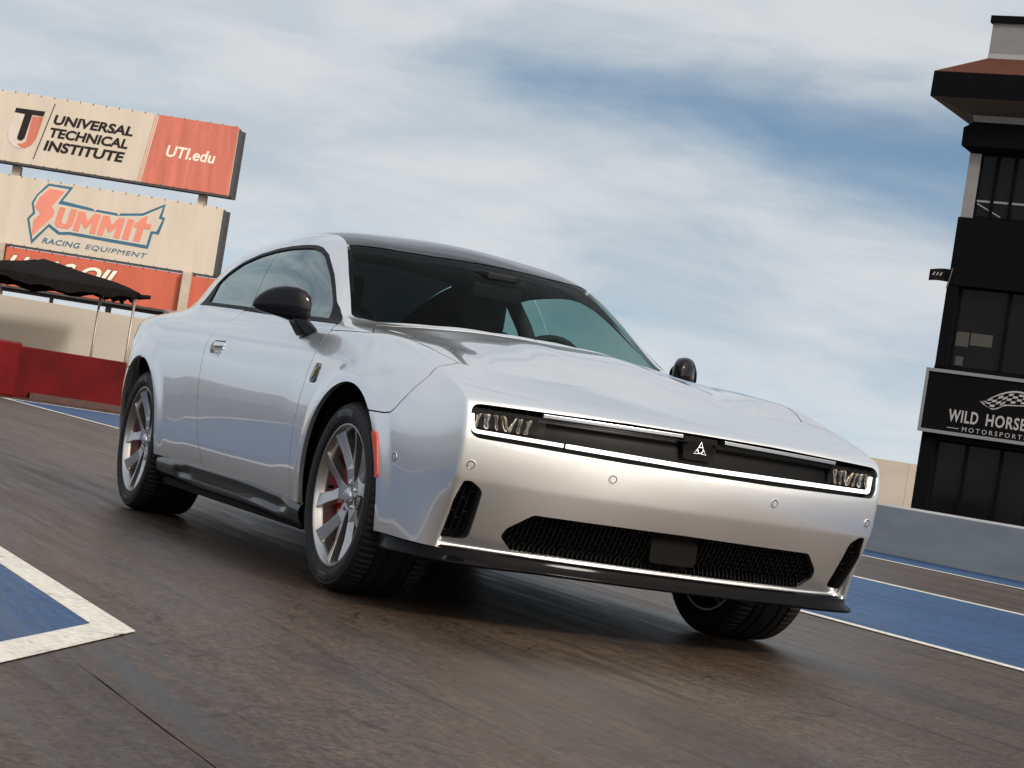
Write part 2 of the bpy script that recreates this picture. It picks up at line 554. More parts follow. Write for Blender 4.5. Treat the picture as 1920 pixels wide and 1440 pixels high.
REAR = [
 [(-4.245,.60,.36),(-4.265,.46,.36),(-4.275,.32,.36),(-4.28,.16,.36),(-4.28,0,.36)],
 [(-4.25,.62,.46),(-4.28,.50,.46),(-4.29,.33,.46),(-4.295,.16,.46),(-4.295,0,.46)],
 [(-4.25,.63,.57),(-4.285,.50,.57),(-4.297,.33,.57),(-4.303,.16,.57),(-4.303,0,.57)],
 [(-4.25,.63,.69),(-4.286,.50,.69),(-4.298,.33,.69),(-4.304,.16,.69),(-4.304,0,.69)],
 [(-4.25,.62,.83),(-4.28,.50,.835),(-4.29,.33,.84),(-4.296,.16,.84),(-4.296,0,.84)],
 [(-4.235,.60,.95),(-4.26,.50,.96),(-4.27,.33,.97),(-4.276,.16,.97),(-4.276,0,.97)],
 [(-4.20,.58,1.035),(-4.215,.49,1.055),(-4.225,.32,1.065),(-4.23,.16,1.07),(-4.23,0,1.07)],
]
TOP = {  # rows 7..11 for columns 1..NC-1
 7: [(-4.02,.665,1.033),(-3.74,.720,1.036),(-3.42,.752,1.052),(-3.08,.774,1.068),(-2.75,.790,1.070),(-2.40,.800,1.062),
     (-2.05,.810,1.054),(-1.70,.812,1.046),(-1.36,.814,1.039),(-1.03,.814,1.032),(-.74,.806,1.030),(-.45,.790,1.020),(-.22,.776,1.008),
     (0,.768,.988),(.20,.760,.966),(.38,.752,.922),(.54,.748,.876),(.68,.752,.842)],
 8: [(-4.03,.60,1.050),(-3.77,.645,1.062),(-3.44,.672,1.092),(-3.09,.712,1.165),(-2.76,.738,1.215),(-2.41,.744,1.232),
     (-2.05,.747,1.240),(-1.69,.747,1.236),(-1.34,.745,1.215),(-1.03,.752,1.145),(-.755,.768,1.054),(-.45,.690,1.028),(-.22,.655,1.008),
     (0,.630,.988),(.20,.610,.970),(.38,.590,.922),(.55,.585,.880),(.70,.605,.844)],
 9: [(-4.04,.54,1.062),(-3.79,.57,1.075),(-3.46,.590,1.178),(-3.11,.600,1.306),(-2.78,.604,1.386),(-2.42,.604,1.426),
     (-2.04,.605,1.445),(-1.64,.610,1.440),(-1.30,.626,1.374),(-1.035,.679,1.220),(-.775,.731,1.058),(-.45,.49,1.056),(-.22,.45,1.046),
     (0,.42,1.022),(.20,.42,.992),(.38,.40,.926),(.56,.395,.882),(.72,.415,.845)],
 10:[(-4.05,.30,1.068),(-3.81,.31,1.09),(-3.48,.32,1.198),(-3.13,.33,1.335),(-2.80,.33,1.440),(-2.42,.33,1.498),
     (-2.00,.33,1.513),(-1.55,.34,1.480),(-1.17,.36,1.396),(-.87,.40,1.240),(-.60,.43,1.074),(-.40,.27,1.072),(-.20,.25,1.064),
     (0,.23,1.044),(.20,.215,.996),(.38,.205,.928),(.57,.20,.884),(.735,.21,.847)],
 11:[(-4.05,0,1.07),(-3.81,0,1.095),(-3.48,0,1.206),(-3.13,0,1.345),(-2.80,0,1.455),(-2.42,0,1.515),
     (-2.00,0,1.528),(-1.50,0,1.500),(-1.10,0,1.405),(-.80,0,1.250),(-.53,0,1.078),(-.38,0,1.074),(-.20,0,1.064),
     (0,0,1.042),(.20,0,.994),(.38,0,.928),(.575,0,.884),(.745,0,.848)],
}
COWL = 11   # column where windscreen meets hood

def build_body(levels=4, fit=3):
    P = []; ids = {}
    def vid(r, c, p):
        ids[(r, c)] = len(P); P.append((p[0], -p[1], p[2]))
    ncol = NC + 1                       # 0..NC on the right side (NC = corner)
    for r in range(7):
        for c in range(NC): vid(r, c, S[r][c])
        for k, p in enumerate(FRONT[r]): vid(r, NC + k, p)
        for k, p in enumerate(REAR[r]): vid(r, -1 - k, p)
    for r in range(7, 12):
        for c in range(1, NC): vid(r, c, TOP[r][c-1])
        ids[(r, NC)] = ids[(6, NC + r - 6)]
        ids[(r, 0)] = ids[(6, -(r - 6))]
    F = []
    for r in range(6):
        for c in range(-5, NC + 5):
            F.append((ids[(r, c)], ids[(r, c+1)], ids[(r+1, c+1)], ids[(r+1, c)]))
    for r in range(6, 11):
        for c in range(0, NC):
            F.append((ids[(r, c)], ids[(r, c+1)], ids[(r+1, c+1)], ids[(r+1, c)]))
    P = np.array(P)
    crease = []
    for c, w_ in ((13,.25),(14,.35),(15,.45),(16,.5),(17,.5),(18,.5)): crease.append((ids[(6, c)], ids[(6, c+1)], w_))
    for r, w_ in ((5,.8),(4,.75),(3,.7),(2,.65),(1,.5),(0,.4)): crease.append((ids[(r, NC)], ids[(r+1, NC)], w_))
    for r in range(8, 11): crease.append((ids[(r, COWL)], ids[(r+1, COWL)], {8: .0, 9: .6, 10: 1.0}[r]))
    m = Mesh(P, P.copy(), F).mirror()
    n_half = len(P)
    # mirror() compacts; original right half keeps its order because every vertex is used
    target = m.V.copy()
    ctrl = target.copy()
    me = bpy.data.meshes.new('cage')
    me.from_pydata([tuple(v) for v in ctrl], [], m.F)
    at = me.attributes.new('crease_edge', 'FLOAT', 'EDGE')
    ek = {tuple(sorted(e.vertices)): e.index for e in me.edges}
    idx_m = {}
    key = {tuple(np.round(v, 6)): i for i, v in enumerate(m.V)}
    for a, b, w in crease:
        at.data[ek[tuple(sorted((a, b)))]].value = w
        am = key[tuple(np.round(m.V[a]*[1, -1, 1], 6))]; bm_ = key[tuple(np.round(m.V[b]*[1, -1, 1], 6))]
        at.data[ek[tuple(sorted((am, bm_)))]].value = w
    o = bpy.data.objects.new('cage', me)
    COL.objects.link(o)
    mod = o.modifiers.new('s', 'SUBSURF')
    mod.levels = levels; mod.render_levels = levels; mod.quality = 4
    mod.use_limit_surface = True
    for it in range(fit + 1):
        me.vertices.foreach_set('co', ctrl.ravel()); me.update()
        dg = bpy.context.evaluated_depsgraph_get(); dg.update()
        ev = o.evaluated_get(dg).to_mesh()
        co = np.empty(len(ev.vertices)*3); ev.vertices.foreach_get('co', co); co = co.reshape(-1, 3)
        if it < fit:
            ctrl += .75*(target - co[:len(ctrl)])
        else:
            fs = [tuple(p.vertices) for p in ev.polygons]
    bpy.data.objects.remove(o); bpy.data.meshes.remove(me)
    out = Mesh(co, co.copy(), fs)
    cy = out.V[:, 1]
    out.V[np.abs(cy) < 1e-6, 1] = 0
    # keep the right half
    keep = [f for f in out.F if sum(co[i][1] for i in f) < 0]
    out.F = keep
    out.compact()
    return out
# ------------------------------------------------------------------ text helper
def text_mesh(txt, size=1.0, shear=0.0, bold=0.0, extrude=0.0, spacing=1.0, align='CENTER', res=4):
    cu = bpy.data.curves.new('t', 'FONT'); cu.body = txt; cu.size = size; cu.shear = shear
    cu.offset = bold; cu.extrude = extrude; cu.space_character = spacing
    cu.align_x = align; cu.align_y = 'CENTER'; cu.resolution_u = res
    o = bpy.data.objects.new('t', cu); COL.objects.link(o)
    dg = bpy.context.evaluated_depsgraph_get(); dg.update()
    me = o.evaluated_get(dg).to_mesh()
    V = [tuple(v.co) for v in me.vertices]; F = [tuple(p.vertices) for p in me.polygons]
    bpy.data.objects.remove(o); bpy.data.curves.remove(cu)
    return V, F

# ------------------------------------------------------------------ the car
car = thing('car', (0, 0, 0), 'silver two-door muscle coupe with gloss black roof and glowing white nose bar', 'car')

body = build_body()
WHEELS = [(0.0, .36), (-3.074, .36)]
def displace(m):
    V = m.V
    w = np.abs(V[:, 1])
    side = sstep(.80, .90, w) * (1 - sstep(.86, .95, V[:, 2]))
    for k, (wx, wz) in enumerate(WHEELS):
        rr = np.hypot(V[:, 0]-wx, V[:, 2]-wz)
        V[:, 1] -= (.014*(1 - sstep(.445, .53, rr)) + .008*(1 - sstep(.46, .86, rr)))*side
    # chin recess of the nose
    front = sstep(.60, .70, V[:, 0])
    z = V[:, 2]
    t = .508 - z
    ramp = .5*(t + np.sqrt(t*t + .006**2))                      # soft kink: the chin leans back below the shelf line
    a = ramp*sstep(.2600, .2755, z)*(1 - sstep(.825, .846, w))*front
    V[:, 0] -= .19*a
    return m
displace(body)
body.compute_normals()
from mathutils.bvhtree import BVHTree
BVH = BVHTree.FromPolygons([Vector(v) for v in body.V], body.F)
def front_x(y, z):
    h = BVH.ray_cast(Vector((3, -abs(y) - 1e-4, z)), Vector((-1, 0, 0)))
    return h[0].x
def side_hit(x, z):
    h = BVH.ray_cast(Vector((x, -3, z)), Vector((0, 1, 0)))
    return h[0], h[1]

def sxz(poly): return lambda V: sdpoly(V[:, [0, 2]], poly)
def syz(poly): return lambda V: sdpoly(np.stack([np.abs(V[:, 1]), V[:, 2]], 1), poly)
def sxw(poly): return lambda V: sdpoly(np.stack([V[:, 0], np.abs(V[:, 1])], 1), poly)
G = .0026          # half panel gap

# outlines -------------------------------------------------------------
shut = np.array([(.20,.690),(.38,.690),(.425,.695),(.455,.712),(.496,.761),(.520,.812),(.524,.845),(.505,.878),(.429,.909)])
P_FASCIA = np.vstack([shut, [(.429,1.4),(1.6,1.4),(1.6,-.3),(.20,-.3)]])
wing = pchip([0,.30,.55,.70,.737],[.505,.495,.470,.440,.429])
edge_x = pchip([0,.30,.55,.70,.737,.78,.82,.853,.88],[.505,.495,.470,.440,.429,.458,.488,.508,.520])
def f_fascia(V):
    w = np.abs(V[:, 1])
    s = sdpoly(V[:, [0, 2]], P_FASCIA)
    return np.where(w < .862, (edge_x(w) - V[:, 0])*.8, s)
hood_side = [(.429,.737),(.36,.762),(.299,.781),(.128,.815),(-.06,.838),(-.205,.850)]
P_HOODR = [(-.23,.838),(-.40,.772),(-.58,.690),(-.555,.55),(-.525,.42),(-.485,.2),(-.475,-.05)]
wing_pts = [(float(wing(w)), w) for w in np.linspace(-.05, .73, 14)]
P_HOOD = np.array(wing_pts + hood_side + P_HOODR)
wh = pchip([-.75,-.60,-.205,.128,.299,.429,.6],[.872,.868,.852,.816,.782,.738,.70])
doorF = [(-.702,1.0235),(-.664,1.004),(-.614,.975),(-.565,.91),(-.545,.86),(-.552,.759),(-.577,.668),(-.598,.597),(-.602,.475),(-.580,.36),(-.566,.20)]
doorR = [(-1.80,.20),(-1.855,.315),(-1.895,.345),(-1.971,.435),(-2.019,.525),(-2.050,.622),(-2.072,.733),(-2.080,.82),(-2.094,.923),(-2.104,.985),(-2.085,1.02),(-2.048,1.070)]
P_DLO = [(-2.985,1.086),(-2.905,1.150),(-2.844,1.202),(-2.72,1.265),(-2.56,1.321),(-2.36,1.360),(-2.124,1.384),(-1.93,1.393),(-1.734,1.395),(-1.60,1.391),
         (-1.50,1.378),(-1.37,1.343),(-1.26,1.296),(-1.155,1.247),(-1.04,1.185),(-.921,1.119),(-.80,1.064),(-.712,1.028),(-.706,1.020),(-1.073,1.029),(-1.534,1.044),(-2.097,1.063),(-2.656,1.079)]
belt = [(-.706,1.020),(-1.073,1.029),(-1.534,1.044),(-2.060,1.0615)]
P_DOOR = np.array(doorF + doorR + belt[::-1])
P_DLO = np.array(P_DLO)
P_GLF = np.array([(-2.066,1.333),(-1.945,1.362),(-1.82,1.372),(-1.696,1.373),(-1.58,1.368),(-1.48,1.352),(-1.40,1.328),(-1.329,1.301),(-1.22,1.252),(-1.121,1.200),(-1.02,1.148),(-.94,1.104),(-.885,1.038),(-1.238,1.043),(-1.62,1.055),(-1.996,1.066)])
P_GLR = np.array([(-2.757,1.091),(-2.68,1.130),(-2.60,1.172),(-2.463,1.238),(-2.293,1.291),(-2.18,1.317),(-2.085,1.333),(-2.03,1.178),(-2.008,1.068),(-2.361,1.078)])
P_WS = np.array([(-1.345,.604),(-1.20,.640),(-1.099,.664),(-.906,.704),(-.79,.732),(-.752,.726),(-.70,.62),(-.615,.43),(-.560,.2),(-.545,-.1),(-1.112,-.1),(-1.118,.10),(-1.15,.27),(-1.21,.42),(-1.28,.53)])
P_ROOF = np.array([(-1.352,.602),(-1.447,.584),(-1.604,.562),(-1.85,.552),(-2.3,.545),(-2.7,.538),(-2.7,-.1),(-1.118,-.1),(-1.124,.10),(-1.157,.27),(-1.217,.42),(-1.287,.53)])
P_BACK = round_poly([(-2.715,-.2),(-2.715,.525),(-3.66,.50),(-3.70,-.2)], [0,.05,.08,0])
P_TRUNK = round_poly([(-3.715,-.2),(-3.69,.515),(-4.15,.50),(-4.17,-.2)], [0,.04,.05,0])
P_RBUMP = np.array([(-3.3,.718),(-3.62,.70),(-3.9,.78),(-4.6,.80),(-4.6,-.2),(-3.3,-.2)])
P_BAND = round_poly([(-.30,.6455),(.30,.6455),(.838,.6545),(.842,.770),(.30,.784),(-.30,.787)], [0,0,.042,.036,0,0], 8)
P_LOWG = round_poly([(-.3,.2835),(.592,.2845),(.645,.330),(.635,.362),(.565,.421),(-.3,.427)], [0,.02,.02,.02,.022,0], 5)
P_VENT = round_poly([(.826,.505),(.800,.507),(.756,.478),(.742,.302),(.830,.296),(.840,.43)], [.01,.03,.03,.02,.006,.02], 5)
P_HANDLE = round_poly([(-2.000,.898),(-1.828,.898),(-1.806,.868),(-1.850,.834),(-1.975,.836),(-2.006,.852)], .014, 4)
ARCH = .424
def arch(V):
    a = np.full(len(V), -1e3)
    for wx, wz in WHEELS:
        a = np.maximum(a, ARCH - np.hypot(V[:, 0]-wx, np.maximum(V[:, 2]-wz, -.02) + np.minimum(V[:, 2]-wz+.02, 0)*.0))
    return np.where(np.abs(V[:, 1]) > .5, a, -1e3)

def OR(*fs): return lambda V: np.minimum.reduce([f(V) for f in fs])
def AND(*fs): return lambda V: np.maximum.reduce([f(V) for f in fs])
def NOT(f): return lambda V: -f(V)
def GROW(f, g): return lambda V: f(V) - g
def SHR(f, g): return lambda V: f(V) + g

f_hood = lambda V: np.where(V[:, 2] > .80, sxw(P_HOOD)(V), 1.0)
f_fend = AND(lambda V: wh(V[:, 0]) - np.abs(V[:, 1]), lambda V: sdpoly(V[:, [0, 2]], np.array(doorF + [(1.2, .20), (1.2, 1.3), (-.69, 1.3)])))
f_door = sxz(P_DOOR)
f_dlo = lambda V: np.where(np.abs(V[:, 1]) > .55, sxz(P_DLO)(V), 1.0)
f_ws = lambda V: np.where(V[:, 2] > 1.03, sxw(P_WS)(V), 1.0)
f_roof = sxw(P_ROOF)
f_roof = (lambda q: (lambda V: np.where(V[:, 2] > 1.2, q(V), 1.0)))(f_roof)
f_back = (lambda q: (lambda V: np.where(V[:, 2] > 1.0, q(V), 1.0)))(sxw(P_BACK))
f_trunk = (lambda q: (lambda V: np.where(V[:, 2] > .98, q(V), 1.0)))(sxw(P_TRUNK))
f_rb = sxz(P_RBUMP)
f_handle = lambda V: np.where(np.abs(V[:, 1]) > .8, sxz(P_HANDLE)(V), 1.0)
f_front_only = lambda f: (lambda V: np.where(V[:, 0] > .5, f(V), 1.0))
f_band = f_front_only(syz(P_BAND)); f_lowg = f_front_only(syz(P_LOWG)); f_vent = f_front_only(syz(P_VENT))

def both(name, m, mat, parent, **kw):
    a = mesh_obj(name, m, mat, parent, **kw)
    b = mesh_obj(name, m.flipped(), mat, parent, **kw)
    return a, b

# ---- nose
fas = body.clip(AND(SHR(f_fascia, G), arch, NOT(f_band), NOT(f_lowg), NOT(f_vent)))
fas = fas.mirror()
deep = lambda p: p[0] > .60 and p[2] < .80 and abs(p[1]) < .86 and p[2] > .279 
lip = fas.flange(.010, (-1, 0, 0), keep=deep)                   # painted return edge, then a dark surround behind it
nF = len(fas.F)
fas3 = lip.flange(.018, keep=lambda p: not deep(p) and not (p[0] > .60 and .279 < p[2] < .80 and abs(p[1]) < .86))
fascia = mesh_obj('front_fascia', fas3, M_PAINT, car)
sur = fas.flange(.064, (-1, 0, 0), keep=deep)
sur.F = sur.F[nF:]
sur.V = sur.V - np.array([.0095, 0, 0])
for pick in (lambda c: c[2] > .60, lambda c: c[2] <= .60 and abs(c[1]) <= .70, lambda c: c[2] <= .60 and c[1] < -.70, lambda c: c[2] <= .60 and c[1] > .70):
    q = Mesh(sur.V, sur.N, [f for f in sur.F if pick(sur.V[list(f)].mean(0))]).compact()
    mesh_obj('opening_surround', q, M_SURR, fascia)

# ---- hood
hm = body.copy()
w = np.abs(hm.V[:, 1])
dd = wing(w) - hm.V[:, 0]
drop = .080*np.exp(-np.maximum(dd, 0)/.24)*(1 - sstep(.600, .734, w))
dome = -.016*sstep(.15, .33, w)*(1 - sstep(.50, .64, w))*sstep(.45, .15, hm.V[:, 0])*sstep(-.48, -.22, hm.V[:, 0])
hm.V[:, 2] += np.where((hm.V[:, 2] > .80) & (hm.V[:, 0] > -.7), -drop + dome*sstep(-.5, -.35, hm.V[:, 0]), 0)
hm.compute_normals()
hoodm = hm.clip(SHR(f_hood, G)).mirror().flange(.02)
hood = mesh_obj('hood', hoodm, M_PAINT, car)

# ---- fenders, doors, body sides
fend = body.clip(AND(SHR(f_fend, G), GROW(NOT(f_fascia), -G), arch)).flange(.018)
fenders = both('fender', fend, M_PAINT, car)
door = body.clip(AND(SHR(f_door, G), NOT(f_handle))).flange(.020)
doors = both('door', door, M_PAINT, car)
side = body.clip(AND(NOT(GROW(f_door, G)), NOT(GROW(f_fend, G)), NOT(GROW(f_hood, G)), NOT(GROW(f_fascia, G)), arch,
                     NOT(f_dlo), NOT(GROW(f_ws, .004)), NOT(GROW(f_roof, .0015)), NOT(GROW(f_back, .004)), NOT(GROW(f_trunk, G)), NOT(GROW(f_rb, G)),
                     lambda V: V[:, 1] + 1e-4)).flange(.018)
both('body_side_panel', side, M_PAINT, car)
rb = body.clip(AND(SHR(f_rb, G), arch)).mirror().flange(.018)
rear_bumper = mesh_obj('rear_bumper', rb, M_PAINT, car)
# rear face above the bumper + trunk lid
trunk = mesh_obj('trunk_lid', body.clip(SHR(f_trunk, G)).mirror().flange(.018), M_PAINT, car)

# ---- roof and glass
roof = mesh_obj('roof_panel', body.clip(f_roof).mirror().flange(.012), M_ROOF, car)
ws_in = body.clip(f_ws).mirror().offset(-.003)
windshield = mesh_obj('windshield', ws_in, M_WSCREEN, car)
back_g = body.clip(f_back).mirror().offset(-.003)
mesh_obj('rear_window', back_g, M_BACKGL, car)
def f_div(V): return (V[:, 0] + 2.0)*.965 + (V[:, 2] - 1.066)*.262         # B pillar line
def f_sail(V): return (V[:, 0] + .885)*.86 + (V[:, 2] - 1.038)*-.0 - .0 + np.maximum(0, (V[:, 2] - 1.038))*.62
f_pane = AND(SHR(f_dlo, .018), lambda V: (V[:, 0] + .870)*.68 + (V[:, 2] - 1.037)*.73)
glF = body.clip(AND(f_pane, lambda V: -f_div(V) + .0025)).offset(-.005)
glR = body.clip(AND(f_pane, lambda V: f_div(V) + .0025, lambda V: -(V[:, 0] + 2.80))).offset(-.005)
f_open = AND(f_pane, lambda V: -(V[:, 0] + 2.80))
trim = body.clip(AND(f_dlo, NOT(f_open))).offset(.001).flange(.010)
for d_, m1, m2 in ((doors[0], glF, trim), (doors[1], glF.flipped(), trim.flipped())):
    mesh_obj('door_window', m1, M_GLASS, d_)
both('quarter_window', glR, M_GLASS, car)
both('window_trim', trim, M_TRIM, car)

# ---- door handles: pocket floor and flush paddle
pock = body.clip(f_handle).offset(-.017)
paddle = body.clip(AND(f_handle, lambda V: -(V[:, 0]*.55 + V[:, 2] + .205 ) )).offset(-.002).flange(.012)
pad_poly = np.array([(-2.004,.894),(-1.832,.894),(-1.818,.876),(-1.99,.874)])
paddle = body.clip(AND(SHR(f_handle, .003), lambda V: np.where(np.abs(V[:, 1]) > .8, sxz(pad_poly)(V), 1.0))).offset(-.001).flange(.012)
hfr = body.clip(AND(GROW(f_handle, .009), NOT(f_handle))).offset(.0025).flange(.006)
for d_, s in ((doors[0], 1), (doors[1], -1)):
    mesh_obj('handle_frame', hfr if s > 0 else hfr.flipped(), M_CHROME, d_)
    mesh_obj('handle_pocket', pock if s > 0 else pock.flipped(), M_DISC, d_)
    mesh_obj('door_handle', paddle if s > 0 else paddle.flipped(), M_PAINT, d_)

# ---- side markers, badge, parking sensors
P_AMB = round_poly([(.335,.622),(.372,.620),(.392,.598),(.424,.500),(.428,.466),(.418,.455),(.395,.458)], .010, 4)
amb = body.clip(AND(lambda V: np.where(np.abs(V[:, 1]) > .8, sxz(P_AMB)(V), 1.0), SHR(arch, -.004))).offset(.005).flange(.014)
for s in (1, -1): mesh_obj('side_marker', amb if s > 0 else amb.flipped(), M_AMBER, fascia)
P_RMK = round_poly([(-3.46,.70),(-3.50,.70),(-3.53,.60),(-3.535,.50),(-3.50,.50)], .012, 3)
rmk = body.clip(AND(lambda V: np.where(np.abs(V[:, 1]) > .7, sxz(P_RMK)(V), 1.0), arch)).offset(.004).flange(.012)
for s in (1, -1): mesh_obj('side_marker', rmk if s > 0 else rmk.flipped(), M_REDLENS, rear_bumper)

def disc_on(p, n, r_list, name, mats, parent, h=.0012):
    """concentric flat rings on a surface point; r_list radii, one material per ring"""
    n = Vector(n).normalized(); t = n.cross(Vector((0, 0, 1))).normalized(); u = t.cross(n)
    me = bpy.data.meshes.new(name); V = []; F = []; mi = []
    seg = 24; base = Vector(p) + n*h
    prev = None
    for ri, (r, dz) in enumerate(r_list):
        st = len(V)
        V += [tuple(base + n*dz + t*math.cos(2*math.pi*k/seg)*r + u*math.sin(2*math.pi*k/seg)*r) for k in range(seg)]
        if prev is not None:
            for k in range(seg):
                F.append((prev+k, prev+(k+1) % seg, st+(k+1) % seg, st+k)); mi.append(ri-1)
        prev = st
    F.append(tuple(prev+k for k in range(seg))); mi.append(len(r_list)-1)
    me.from_pydata(V, [], F)
    for m_ in mats: me.materials.append(m_)
    for k, poly in enumerate(me.polygons): poly.material_index = mi[k]
    return link(bpy.data.objects.new(name, me), parent)
sensor_rings = [(.0180, -.0012), (.0165, .0008), (.0140, .0008), (.0115, -.0004), (.0110, .0008)]
sens_m = [M_PAINT, M_PAINT, M_BLACK, M_BLACK, M_PAINT]
for (yy, zz) in ((-.816, .561), (-.330, .585), (.330, .585), (.816, .561)):
    h = BVH.ray_cast(Vector((3, -abs(yy), zz)), Vector((-1, 0, 0)))
    p, n = h[0].copy(), h[1].copy()
    if yy > 0: p.y = -p.y; n.y = -n.y
    disc_on(p, n, sensor_rings, 'parking_sensor', sens_m, fascia)
for s in (1, -1):
    p, n = side_hit(.515, .542); p = p.copy(); n = n.copy()
    if s < 0: p.y = -p.y; n.y = -n.y
    disc_on(p, n, sensor_rings, 'parking_sensor', sens_m, fascia)

P_BDG = round_poly([(-.452,.842),(-.410,.842),(-.420,.765),(-.482,.762),(-.470,.800)], .012, 3)
P_BDG2 = round_poly([(-.445,.825),(-.425,.825),(-.440,.778),(-.466,.776)], .008, 3)
bd = body.clip(lambda V: np.where(np.abs(V[:, 1]) > .8, sxz(P_BDG)(V), 1.0)).offset(.006).flange(.008)
bd2 = body.clip(lambda V: np.where(np.abs(V[:, 1]) > .8, sxz(P_BDG2)(V), 1.0)).offset(.009).flange(.005)
for f_, s in ((fenders[0], 1), (fenders[1], -1)):
    mesh_obj('fender_badge', bd if s > 0 else bd.flipped(), M_RIMD, f_)
    mesh_obj('badge_inlay', bd2 if s > 0 else bd2.flipped(), M_GOLD, f_)

# ---- grille band with lamps
bandm = body.clip(GROW(f_band, .004)).mirror()
bandm.V = bandm.V + np.array([-.052, 0, 0])
band = mesh_obj('grille_panel', bandm, M_PANEL, car)
def bar(path, hh, dd_, name, mat, parent, bevel=.002):
    """rectangular section swept along a path lying in roughly constant height; hh height, dd_ depth"""
    n = len(path); V = []; F = []
    P = [Vector(p) for p in path]
    for i, p in enumerate(P):
        t = (P[min(i+1, n-1)] - P[max(i-1, 0)]).normalized()
        nx = Vector((1, 0, 0)) - t*t.x
        nx.normalize()
        up = nx.cross(t); up = up if (up.z > 0 or abs(up.z) < .3 and up.y*p.y < 0) else -up
        V += [p + up*hh/2 + nx*dd_/2, p + up*hh/2 - nx*dd_/2, p - up*hh/2 - nx*dd_/2, p - up*hh/2 + nx*dd_/2]
    for i in range(n-1):
        for k in range(4):
            F.append((i*4+k, i*4+(k+1) % 4, (i+1)*4+(k+1) % 4, (i+1)*4+k))
    F += [(0, 1, 2, 3), ((n-1)*4+3, (n-1)*4+2, (n-1)*4+1, (n-1)*4)]
    return raw_obj(name, V, F, mat, parent, bevel=bevel)
def bpath(y0, y1, z0, z1, rec, n=16):
    return [(front_x(y, .70) - rec, y, z0 + (z1-z0)*abs(y)/.82) for y in np.linspace(y0, y1, n)]
ZB0, ZB1 = .667, .6765
lb = bar(bpath(-.500, .500, ZB0, ZB1, .026, 30), .0150, .016, 'light_bar', M_WHITE, band)
for s in (1, -1):
    pts = bpath(.510, .802, ZB0, ZB1, .026, 12)
    x0 = pts[-1][0]; z0 = pts[-1][2]
    for a in np.linspace(.2, 1.0, 5):
        th = a*math.pi/2*.9
        pts.append((x0 - .012*a, .802 + .018*math.sin(th), z0 + .018*(1-math.cos(th))))
    pts += [(x0 - .014, .822, .705), (x0 - .017, .825, .735)]
    bar([(p[0], p[1]*s, p[2]) for p in pts], .0125 if s < 0 else .0145, .012, 'light_bar', M_WHITE, band, bevel=.0015)
    strip = bpath(.085, .60, .772, .7605, .012, 14)
    bar([(p[0], p[1]*s, p[2]) for p in strip], .013, .012, 'bright_strip', M_STRIP, band)
    ledge = bpath(.05, .815, .756, .745, .030, 16)
    bar([(p[0], p[1]*s, p[2]) for p in ledge], .004, .03, 'black_ledge', M_PANEL, band, bevel=.001)
    # lamp: dark housing with reflector cups and a clear cover
    hb = B()
    yy = np.linspace(.60, .835, 10)
    top = [(front_x(min(y, .83), .70)-.046, y*s, .748) for y in yy]; bot = [(front_x(min(y, .83), .70)-.046, y*s, .688) for y in yy]
    V = top + bot; F = [(i, i+1, 11+i, 10+i) for i in range(9)]
    hb.add(V, F)
    lamp = hb.obj('headlamp', M_DARK, band)
    rng = random.Random(4)
    ycur = .618
    k = 0
    for wd in (.030, .026, .020, .032, .022, .036, .024):
        yc = ycur + wd/2; ycur += wd + .001
        c = B(); seg = 7; V = []; F = []
        xb = front_x(min(yc, .82), .70) - .047
        tilt = rng.uniform(-.010, .010); fl = rng.uniform(.5, 1.0)
        rows = [(.746, .8), (.735, 1.0), (.715, .9*fl), (.698, .75), (.690, .55)]
        for zz, wr in rows:
            for q in range(seg):
                a = math.pi*q/(seg-1)
                V.append((xb + .026*math.sin(a)*(.4 + .6*wr) - .006, (yc - math.cos(a)*wd/2*wr + tilt*(zz-.72)/.03)*s, zz))
        for r_ in range(len(rows)-1):
            for q in range(seg-1):
                F.append((r_*seg+q, r_*seg+q+1, (r_+1)*seg+q+1, (r_+1)*seg+q))
        c.add(V, F)
        c.obj('lamp_reflector', M_LENS if k % 3 != 2 else M_CHROME, band, smooth=True)
        k += 1
    cv = B(); yv_ = np.linspace(.585, .838, 12)
    cv.add([(front_x(min(y, .832), .70)-.013, y*s, z_) for z_ in (.757, .686) for y in yv_], [(i, i+1, 13+i, 12+i) for i in range(11)])
    cv.obj('lamp_cover', M_SMOKE, band)
# centre plate and tri-arrow emblem
xc = front_x(.01, .70)
pl = B()
pl.prism(round_poly([(-.062,.694),(.062,.694),(.070,.776),(-.070,.776)], .008, 3), xc-.050, xc-.030, 'yz')
plate = pl.obj('emblem_plate', M_DARK, band, bevel=.002)
ribs = B()
for i in range(17):
    y = -.056 + i*.007
    ribs.box((xc-.029, y, .748 - .010*abs(y)/.06), (.003, .0022, .030))
ribs.obj('emblem_ribs', M_TRIM, band)['kind'] = 'stuff'
em = B()
for k in range(3):
    a0 = math.pi/2 + k*2*math.pi/3
    loc = [(.0285, 0), (.0075, .0090), (.0105, 0.0), (.0075, -.0090)]
    pts = []
    for r_, t_ in loc:
        cy, cz = math.cos(a0), math.sin(a0)
        pts.append((xc - .024, r_*cy - t_*cz, .732 + r_*cz + t_*cy))
    em.tube(pts, .0014, seg=6, closed=True)
em.obj('tri_arrow_emblem', M_GLOWDIM, band, smooth=True)

